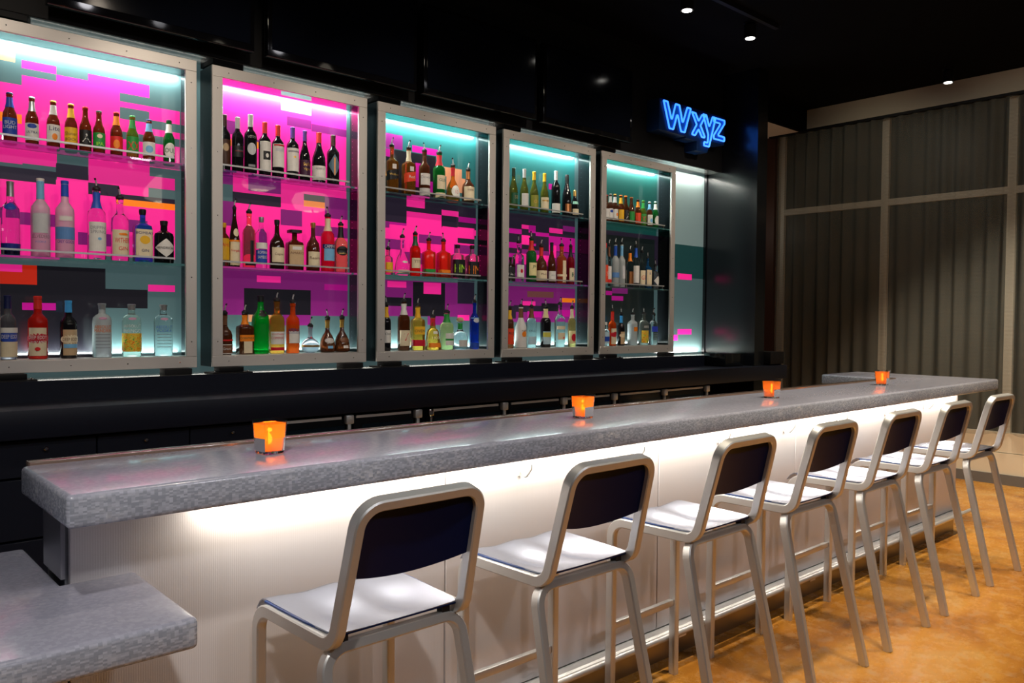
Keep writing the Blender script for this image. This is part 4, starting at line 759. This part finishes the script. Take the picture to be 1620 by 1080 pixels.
BT = """11|0.786|0.234|0.0300|beer|ambd|navy|r,.12,.5,75,blue;t,BUD,.40,.07,white;t,LIGHT,.31,.07,white;n,blue|brown beer bottle with blue label and blue neck wrap
11|0.877|0.231|0.0283|beer|amb|silver|r,.1,.46,75,white;o,.40,.05,40,blue;t,ULTRA,.27,.05,navy;n,silver|brown beer bottle with white label, blue arch and silver neck
11|0.967|0.230|0.0291|beer|amb|gold|r,.12,.5,75,white;t,Lite,.42,.10,navy;o,.24,.07,22,orange;n,white|brown beer bottle with white label, navy script and white neck
11|1.044|0.229|0.0284|beer|ambd|yellow|r,.12,.5,75,yellow;t,Shiner,.36,.08,brown;t,BOCK,.24,.06,brown;n,yellow|brown beer bottle with yellow label and yellow neck
11|1.108|0.226|0.0275|beer|amb|red|r,.12,.5,75,black;t,A,.32,.18,white|brown beer bottle with black label and large white emblem
11|1.170|0.218|0.0280|beer|amb|black|r,.12,.5,75,green;t,IPA,.24,.08,lime;o,.42,.05,25,cream|brown beer bottle with dark green label
11|1.251|0.226|0.0287|beer|amb|red|r,.12,.46,75,red;o,.28,.1,30,orange;n,orange|brown beer bottle with red label and orange round emblem
11|1.328|0.221|0.0292|beer|lime|green|r,.12,.52,75,green;t,XX,.30,.20,red;n,greenred|green beer bottle with large red crosses on its label
11|1.409|0.216|0.0299|beer|amb|navy|r,.12,.46,75,white;o,.28,.09,35,sky;n,sky|brown beer bottle with pale blue and white label
11|1.510|0.230|0.0291|beer|grn|black|o,.30,.18,60,white;t,OUL,.30,.11,dgreen;n,white|dark green beer bottle with white oval label
12|0.786|0.343|0.0389|vodka|clr|silver|o,.66,.05,45,blue;r,.0,.16,110,navyt|clear spirit bottle with silver cap and blue round badge
12|0.910|0.372|0.0417|vodka|fro|white|t,BELVEDERE,.26,.045,grey;t,VODKA,.19,.025,sky;r,.30,.55,45,greyf;n,sky|tall frosted bottle with pale tree drawing
12|1.015|0.374|0.0417|vodka|fro|bluecap|r,.24,.40,80,sea;t,GREY GOOSE,.21,.04,blue;r,.48,.54,40,white|tall frosted bottle with blue cap and sea picture
12|1.157|0.407|0.0420|spirit|clr|pour|r,.12,.54,70,white;t,DRIPPING,.46,.045,grey;t,SPRINGS,.40,.045,grey;o,.3,.02,12,sky;n,bluecap|clear bottle with big white label, blue neck and pourer
12|1.266|0.375|0.0418|spirit|clr|pour|r,.08,.5,75,cream;t,WITHERS,.33,.08,red;t,GIN,.20,.06,red;o,.43,.02,30,orange|clear bottle with cream label, red lettering and pourer
12|1.376|0.271|0.0460|square|blu|black|r,.08,.62,55,cream;t,BOMBAY,.55,.05,navy;o,.42,.08,30,yellow;t,GIN,.22,.05,navy|square blue bottle with cream label and black cap
12|1.483|0.221|0.0489|apoth|blk|black|d,.36,.22,70,white;t,HENDRICK'S,.36,.06,black|short black bottle with white diamond label
13|0.771|0.297|0.0376|vodka|smk|navycap|o,.36,.10,75,blue;t,DEEP EDDY,.36,.06,white;r,.04,.28,70,cream;r,.42,.5,70,white|clear bottle with dark neck and blue oval label
13|0.896|0.297|0.0430|vodka|red|redcap|r,.05,.50,55,cream;o,.33,.08,75,crimson;t,DEEP EDDY,.345,.055,white;t,RUBY RED,.275,.03,white;o,.16,.03,15,red|red bottle with red cap, cream and crimson label
13|1.028|0.279|0.0380|vodka|blk|skycap|r,.05,.5,55,tan;o,.33,.08,75,cream;t,DEEP EDDY,.33,.055,brown;r,.18,.25,50,sky|dark bottle with sky blue cap and tan label
13|1.180|0.268|0.0439|absolut|fro|silver|t,ABSOLUT,.57,.06,orange;t,MANDRIN,.50,.06,orange;o,.73,.025,25,pinkb;q,.15,.46,45,grey|frosted round-shouldered bottle with orange lettering
13|1.321|0.267|0.0456|absolut|mgo|silver|r,.10,.45,80,mango;t,ABSOLUT,.59,.055,white;t,MANGO,.50,.07,white;o,.73,.025,25,pinkb|clear round-shouldered bottle with yellow fruit picture
13|1.479|0.267|0.0459|absolut|clr|silver|t,ABSOLUT,.57,.06,blue;t,VODKA,.50,.06,blue;o,.73,.025,25,pinkb;q,.15,.46,45,grey|clear round-shouldered bottle with blue lettering
21|1.809|0.308|0.0279|wine|blk|browncap|r,.1,.56,75,dbrown;o,.42,.07,30,tan|dark wine bottle with brown capsule and brown label
21|1.883|0.307|0.0317|wine|blk|whitecap|r,.28,.48,75,black;t,CABERNET,.40,.02,grey;r,.38,.385,50,crimson|dark wine bottle with white capsule and black label
21|1.958|0.335|0.0356|wine|blk|whitecap|o,.42,.10,40,greyf;t,VINO,.62,.04,grey;r,.12,.16,30,grey|dark wine bottle with white capsule and pale starburst
21|2.043|0.307|0.0345|wine|blk|redcap|r,.1,.64,70,white;r,.30,.46,35,black;o,.38,.04,14,white|dark wine bottle with red capsule, black picture on white
21|2.123|0.303|0.0350|wine|blk|redcap|r,.2,.64,75,white;r,.6,.63,60,crimson;r,.50,.56,45,greyf|dark wine bottle, red capsule, white label edged red
21|2.215|0.306|0.0357|wine|blk|purplecap|r,.16,.6,75,white;r,.52,.55,60,grey;o,.43,.02,12,gold|dark wine bottle with blue-violet capsule and broad white label
21|2.293|0.298|0.0326|burg|blk|purplecap|r,.12,.42,75,plum;t,Sulla,.34,.06,gold;t,Vigna,.24,.06,gold|sloping wine bottle with purple capsule, gold script
21|2.385|0.303|0.0405|burg|blk|redcap|r,.06,.34,80,white;t,RESERVE,.28,.035,grey|slope-shouldered wine bottle with red capsule and low white label
21|2.481|0.301|0.0375|wine|blk|browncap|d,.40,.22,60,slate;r,.2,.55,6,copper|dark wine bottle with dark capsule and blue line drawing
22|1.804|0.239|0.0263|spirit|ambd|yellow|r,.15,.65,80,yellow;t,KAHL,.5,.08,red|dark bottle with yellow label cut by the cabinet frame
22|1.865|0.382|0.0383|cone|blkb|pour|r,.03,.44,70,cream;t,Frangelico,.28,.055,crimson;o,.60,.07,35,cream;r,.44,.47,85,orange|dark robe-shaped bottle with cream label and pourer
22|1.950|0.369|0.0356|spirit|clo|pour|r,.08,.5,16,black;r,.04,.1,60,black|clear bottle of orange liqueur with black strap and pourer
22|2.022|0.291|0.0327|spirit|clr|silver|r,.08,.36,80,blue;t,ROMANA,.31,.06,white;t,SAMBUCA,.22,.06,white;r,.38,.5,75,white|clear bottle with silver cap and blue label
22|2.118|0.283|0.0421|wide|blkb|black|r,.14,.44,60,cream;t,Cognac,.3,.06,brown|dark wide cognac bottle with cream label and black cap
22|2.228|0.235|0.0502|square|ambk|bigblack|r,.1,.62,48,tan;t,AMARO,.42,.06,brown;r,.5,.58,30,white|square dark bottle with broad square black stopper
22|2.348|0.287|0.0404|wide|ambk|goldcap|r,.1,.4,70,cream;t,Reserve,.27,.06,brown|dark amber bottle with gold neck and cream label
22|2.446|0.394|0.0411|spirit|crim|pour|r,.20,.48,60,sky;r,.42,.5,75,navy;t,CAMPARI,.46,.06,white;n,cream|crimson aperitif bottle with blue label and pourer
22|2.535|0.349|0.0398|ribbed|amp|pour|o,.46,.10,50,black;t,CANTON,.40,.035,gold;n,black|ribbed amber-pink bottle with round black medallions
23|1.810|0.283|0.0396|wide|ambk|pour|r,.02,.26,80,white;r,.04,.24,70,brown;t,Grand,.15,.06,white;r,.34,.38,85,redb;n,brown|brown squat bottle with red ribbon, brown label and pourer
23|1.925|0.288|0.0576|square|ambk|pour|r,.03,.48,30,cream;r,.32,.48,55,orange;t,COINTREAU,.4,.05,dgreen;n,orange|square dark amber bottle with orange label and pourer
23|2.018|0.330|0.0483|ribbed|grnl|black|o,.70,.06,40,black|bright green ribbed bottle with black cap
23|2.118|0.362|0.0440|spirit|ambr|pour|r,.18,.42,60,white;t,SOUTHERN,.37,.035,crimson;t,COMFORT,.30,.05,crimson;r,.06,.12,60,crimson|amber whiskey bottle with white shield label and pourer
23|2.218|0.354|0.0395|spirit|orr|pour|r,.20,.44,45,white;t,APEROL,.46,.07,navy;r,.40,.41,70,navy|bright orange-red aperitif bottle with white label and pourer
23|2.332|0.214|0.0551|ball|clb|pour|r,.22,.30,89,gold;t,CHAMBORD,.26,.05,black;o,.60,.04,14,crimson|round ball-shaped bottle with gold band and pourer
23|2.446|0.261|0.0580|decant|ambk|pour|o,.36,.08,45,greyp;r,.12,.2,20,sky;n,gold|dark bell-shaped bottle with pale oval label and pourer
23|2.546|0.266|0.0514|decant|ambk|pour|o,.36,.08,45,brown;r,.12,.2,20,white;n,gold|dark bell-shaped bottle with brown oval label and pourer
31|2.905|0.360|0.0402|square|ambr|pour|s,.30,.50,80,black;t,Walker,.40,.045,gold;r,.52,.62,20,white|square amber whiskey bottle with slanting black label
31|3.036|0.362|0.0410|square|ambr|pour|s,.30,.50,80,redo;t,Red,.40,.06,white;r,.52,.62,20,white;n,cream|square amber whiskey bottle with slanting red label
31|3.162|0.365|0.0375|spirit|ambd|pour|r,.27,.52,60,white;t,Dewar,.44,.06,grey;r,.03,.20,75,greyp|dark whisky bottle with two white labels
31|3.284|0.369|0.0424|spirit|grn|pour|r,.22,.52,60,cream;t,GLEN,.42,.06,dgreen;r,.03,.14,75,cream;n,crimson|green whisky bottle with cream label
31|3.401|0.298|0.0496|decant|ambr|pour|o,.28,.18,50,white;t,12,.26,.09,crimson;n,crimson|round-shouldered amber whisky bottle with white and red badge
31|3.536|0.289|0.0439|wide|ambd|pour|r,.08,.50,65,cream;t,KNOB,.40,.05,brown;n,copper|squat amber bourbon bottle with tall cream label
32|2.880|0.224|0.0241|spirit|pnk|pour|r,.1,.5,60,yellow|pink bottle with yellow label cut by the cabinet frame
32|2.989|0.309|0.0571|decant|clr|pour|r,.06,.15,55,cream;o,.36,.03,25,white|wide clear bell-shaped bottle with pourer
32|3.091|0.335|0.0352|spirit|red|pour|r,.2,.44,75,cream;t,TITO,.36,.07,brown;n,dgreen|red bottle with cream label and green neck
32|3.202|0.303|0.0442|square|redo|pour|r,.0,.22,85,green|square red bottle with a bright green lower band
32|3.324|0.307|0.0449|square|redo|pour|r,.0,.22,85,orange|square red bottle with an orange lower band
32|3.445|0.232|0.0478|square|clp|black|r,.02,.56,75,black;t,HM,.30,.24,lime|short square bottle with black label and large green letters
32|3.575|0.236|0.0442|square|clp|black|r,.02,.52,75,black;t,HM,.28,.24,orange|short square bottle with black label and large orange letters
33|2.868|0.353|0.0281|spirit|blk|pour|r,.18,.46,75,white;t,Club,.38,.05,black;n,yellow|dark bottle with white label cut by the cabinet frame
33|3.004|0.377|0.0410|spirit|ambk|pour|r,.1,.42,65,cream;t,7,.28,.16,crimson;n,white|dark whiskey bottle with cream label and large red numeral
33|3.115|0.353|0.0458|square|gold|pour|r,.36,.54,45,yellow;r,.1,.24,85,crimson;t,OVEN,.44,.06,brown;n,yellow|gold tequila bottle with yellow and dark red labels
33|3.239|0.278|0.0530|taper|gold|pour|r,.08,.22,60,orange;t,1800,.38,.09,cream;r,.5,.58,25,white;n,crimson|gold tapering tequila bottle with white numerals
33|3.357|0.311|0.0474|spirit|pal|pour|r,.12,.45,50,white;r,.25,.30,50,green;n,green|pale yellow bottle with green neck and white label
33|3.474|0.186|0.0525|wide|clr|cork|r,.1,.35,50,greyp;n,green|squat clear bottle with round cork stopper and green ribbon
33|3.601|0.386|0.0333|spirit|cob|pour|r,.66,.68,80,sky;o,.62,.05,40,greyf;r,.02,.14,80,blue|tall slim cobalt blue bottle
41|3.961|0.302|0.0323|burg|olv|greencap|r,.14,.4,75,dgreen;t,SB,.3,.08,tan|olive green wine bottle with dark green capsule
41|4.068|0.307|0.0327|burg|olv|whitecap|r,.12,.42,75,white|olive green wine bottle with white capsule and white label
41|4.169|0.301|0.0331|burg|olv|yellow|r,.1,.42,75,olive;t,GR,.26,.08,gold|olive green wine bottle with yellow capsule and olive label
41|4.277|0.302|0.0334|burg|olv|yellow|r,.1,.40,80,cream;r,.3,.33,60,gold|olive green wine bottle with yellow capsule and cream label
41|4.399|0.336|0.0339|wine|blk|whitecap|r,.05,.26,85,white|black wine bottle with white capsule and low white label
41|4.520|0.322|0.0367|champ|blk|black|r,.1,.3,50,copper|black champagne bottle with dark foil
41|4.610|0.210|0.0247|champ|blk|goldcap|r,.1,.32,75,cream;r,.5,.6,80,mint|miniature sparkling wine bottle with gold foil
42|3.939|0.176|0.0185|square|blkb|black|r,.1,.6,80,black;t,No.7,.3,.1,white|black-labelled whiskey bottle cut by the cabinet frame
42|4.016|0.345|0.0419|square|clr|pour|r,.12,.44,60,white;o,.28,.05,20,crimson|clear bourbon bottle with white label and red seal
42|4.147|0.383|0.0401|spirit|grn|pour|r,.16,.46,55,creamy;t,JM,.36,.08,dgreen;n,redyel|green whiskey bottle with pale yellow label
42|4.250|0.337|0.0454|wide|ambd|pour|r,.06,.34,80,cream;t,Mark,.24,.06,brown;n,redcap|squat bourbon bottle with red dipped neck and cream label
42|4.361|0.312|0.0338|burg|ambk|black|r,.06,.30,80,white;t,ROCK,.2,.04,grey|dark tapering bottle with low white label
42|4.469|0.354|0.0415|spirit|ambr|pour|r,.04,.62,22,cream;r,.2,.26,85,cream|amber bottle with tall cream paper strip
42|4.570|0.354|0.0296|spirit|crimd|pour|r,.1,.44,60,cream;t,R,.26,.12,dgreen;n,black|dark red slim bottle with cream label
43|3.936|0.349|0.0254|spirit|ambd|pour|r,.1,.5,80,redyel;t,RUM,.38,.06,black;n,yellow|dark rum bottle with red and yellow label
43|4.047|0.363|0.0445|burg|wht|pour|o,.34,.07,25,orange;t,rum,.42,.04,brown;n,brown|opaque white rum bottle with small palm badge
43|4.154|0.361|0.0379|spirit|clr|pour|r,.08,.28,70,skyp;t,CRUZAN,.42,.05,black;n,brown|clear rum bottle with dark collar and pale blue label
43|4.304|0.365|0.0409|spirit|blk|pour|r,.08,.40,55,skyp;t,GIN,.32,.08,yellow;r,.26,.38,55,yelb;n,creamy|black bottle with yellow and blue label
43|4.457|0.387|0.0415|spirit|clr|pour|r,.18,.34,70,cream;r,.42,.5,85,cream;o,.22,.02,14,red|clear bottle with cream neckband and label
43|4.592|0.364|0.0297|spirit|ambl|pour|r,.08,.42,75,creamy;o,.24,.10,35,crimson;n,cream|pale rum bottle with figure on a cream label
51|4.988|0.222|0.0179|beer|ambd|red|r,.1,.5,70,white|dark beer bottle with white label, cut by the cabinet frame
51|5.034|0.238|0.0206|beer|ambd|silver|r,.1,.5,70,white;o,.4,.05,40,blue;n,white|beer bottle with silver cap and blue arched white label
51|5.090|0.240|0.0233|beer|ambd|gold|r,.1,.48,75,white;o,.3,.06,20,orange;n,white|beer bottle with gold cap and white label
51|5.164|0.240|0.0260|beer|amb|orangecap|r,.1,.5,75,yellow;n,yellow|beer bottle with orange cap and bright yellow label
51|5.226|0.241|0.0209|beer|ambd|orangecap|r,.1,.5,70,black;t,A,.3,.18,white|beer bottle with orange cap and black label
51|5.300|0.237|0.0237|beer|ambd|copper|r,.1,.5,75,green|beer bottle with plain green label
51|5.387|0.229|0.0239|beer|ambd|black|r,.1,.5,75,redo;n,orange|beer bottle with red label and orange neck
51|5.459|0.227|0.0213|beer|lime|green|r,.1,.5,75,green;t,XX,.3,.2,red;n,greenred|green beer bottle with red crosses and green cap
51|5.544|0.225|0.0242|beer|ambd|silver|r,.1,.5,75,white;o,.28,.08,30,sky;n,sky|beer bottle with sky blue and white label
51|5.625|0.234|0.0216|beer|grn|silver|o,.3,.18,60,white;n,white|green beer bottle with white oval label
52|4.983|0.351|0.0179|spirit|clr|redcap|r,.1,.5,80,redo;t,S,.3,.1,white|clear vodka bottle with red label, cut by the cabinet frame
52|5.026|0.395|0.0283|spirit|clr|pour|r,.1,.5,75,white;r,.1,.18,75,red;n,brown|clear bottle with white and red label
52|5.104|0.411|0.0337|vodka|fro|pour|r,.22,.34,80,sea;n,bluecap|frosted bottle with blue neck and sea picture
52|5.184|0.417|0.0313|vodka|fro|pour|r,.2,.5,40,greyf;n,sky|tall frosted bottle with pale tree drawing
52|5.292|0.362|0.0237|spirit|clr|pour|r,.1,.45,60,copper;n,orange|clear bottle with copper label and orange ring
52|5.369|0.410|0.0239|spirit|clr|pour|r,.12,.54,75,white;n,bluecap|clear bottle with tall white label and blue neck
52|5.451|0.367|0.0267|spirit|clr|pour|r,.08,.5,75,cream;t,GIN,.3,.12,red|clear bottle with cream label and red lettering
52|5.530|0.321|0.0215|square|blu|pour|r,.08,.62,60,cream;t,B,.5,.08,navy|square blue bottle with cream label
52|5.636|0.259|0.0298|apoth|smk|pour|d,.36,.22,70,white;r,.8,.84,30,blue|short dark bottle with white diamond label
53|4.995|0.192|0.0180|vodka|clr|white|r,.1,.6,80,skyp;r,.2,.4,80,blue|clear bottle with blue and white label, cut by the cabinet frame
53|5.075|0.349|0.0337|vodka|orr|pour|r,.05,.5,55,cream;o,.33,.08,75,crimson;n,redcap|amber-red bottle with red neck and crimson oval label
53|5.188|0.320|0.0314|vodka|blk|pour|r,.05,.45,55,tan;o,.33,.07,75,cream;n,skycap|dark bottle with sky blue neck
53|5.336|0.322|0.0424|absolut|fro|pour|r,.46,.6,35,orange|frosted bottle with orange patch
53|5.485|0.325|0.0429|absolut|mgo|pour|r,.08,.48,80,mango;t,ABSOLUT,.6,.08,white|clear bottle with yellow fruit picture
53|5.619|0.322|0.0380|absolut|clr|pour|r,.44,.62,70,bluet;q,.15,.4,45,grey|clear bottle with blue lettering patch"""
cabn = ['first (leftmost)', 'second', 'third', 'fourth', 'fifth (rightmost)']; shn = {1: 'top shelf', 2: 'middle shelf', 3: 'bottom'}
ZS = {1: 2.2565, 2: 1.7315, 3: 1.2445}
rows = [r.split('|') for r in BT.strip().split('\n')]
for i, r in enumerate(rows):
    cab, sh = int(r[0][0]), int(r[0][1]); X, Ht, R = float(r[1]), float(r[2]), float(r[3])
    nb = [float(q[1]) for q in rows if q[0] == r[0] and q is not r]
    R = max(R, .0275 if r[4] == 'beer' else .031); X = max(X, CX[cab-1]+.026+R) if cab > 1 else X
    rows[i][1] = f'{X:.4f}'
    gap = min(abs(X-a) for a in nb); lim = gap*.49
    R = min(R, lim if r[4] in ('beer',) else lim)
    if r[4] in ('square', 'taper') : R *= .93
    R = min(R, .053); R = min(R, CX[cab-1]+CW[cab-1]-.026-X)
    label = r[8] + ', %s of %s cabinet' % (shn[sh], ['first', 'second', 'third', 'fourth', 'fifth'][cab-1])
    Y = bottle(X, Ht, R, r[4], r[5], r[6], r[7].split(';'), label, 'bottles on the %s of the %s cabinet' % (shn[sh], cabn[cab-1]), ZS[sh], math.radians(random.uniform(-14, 8)))
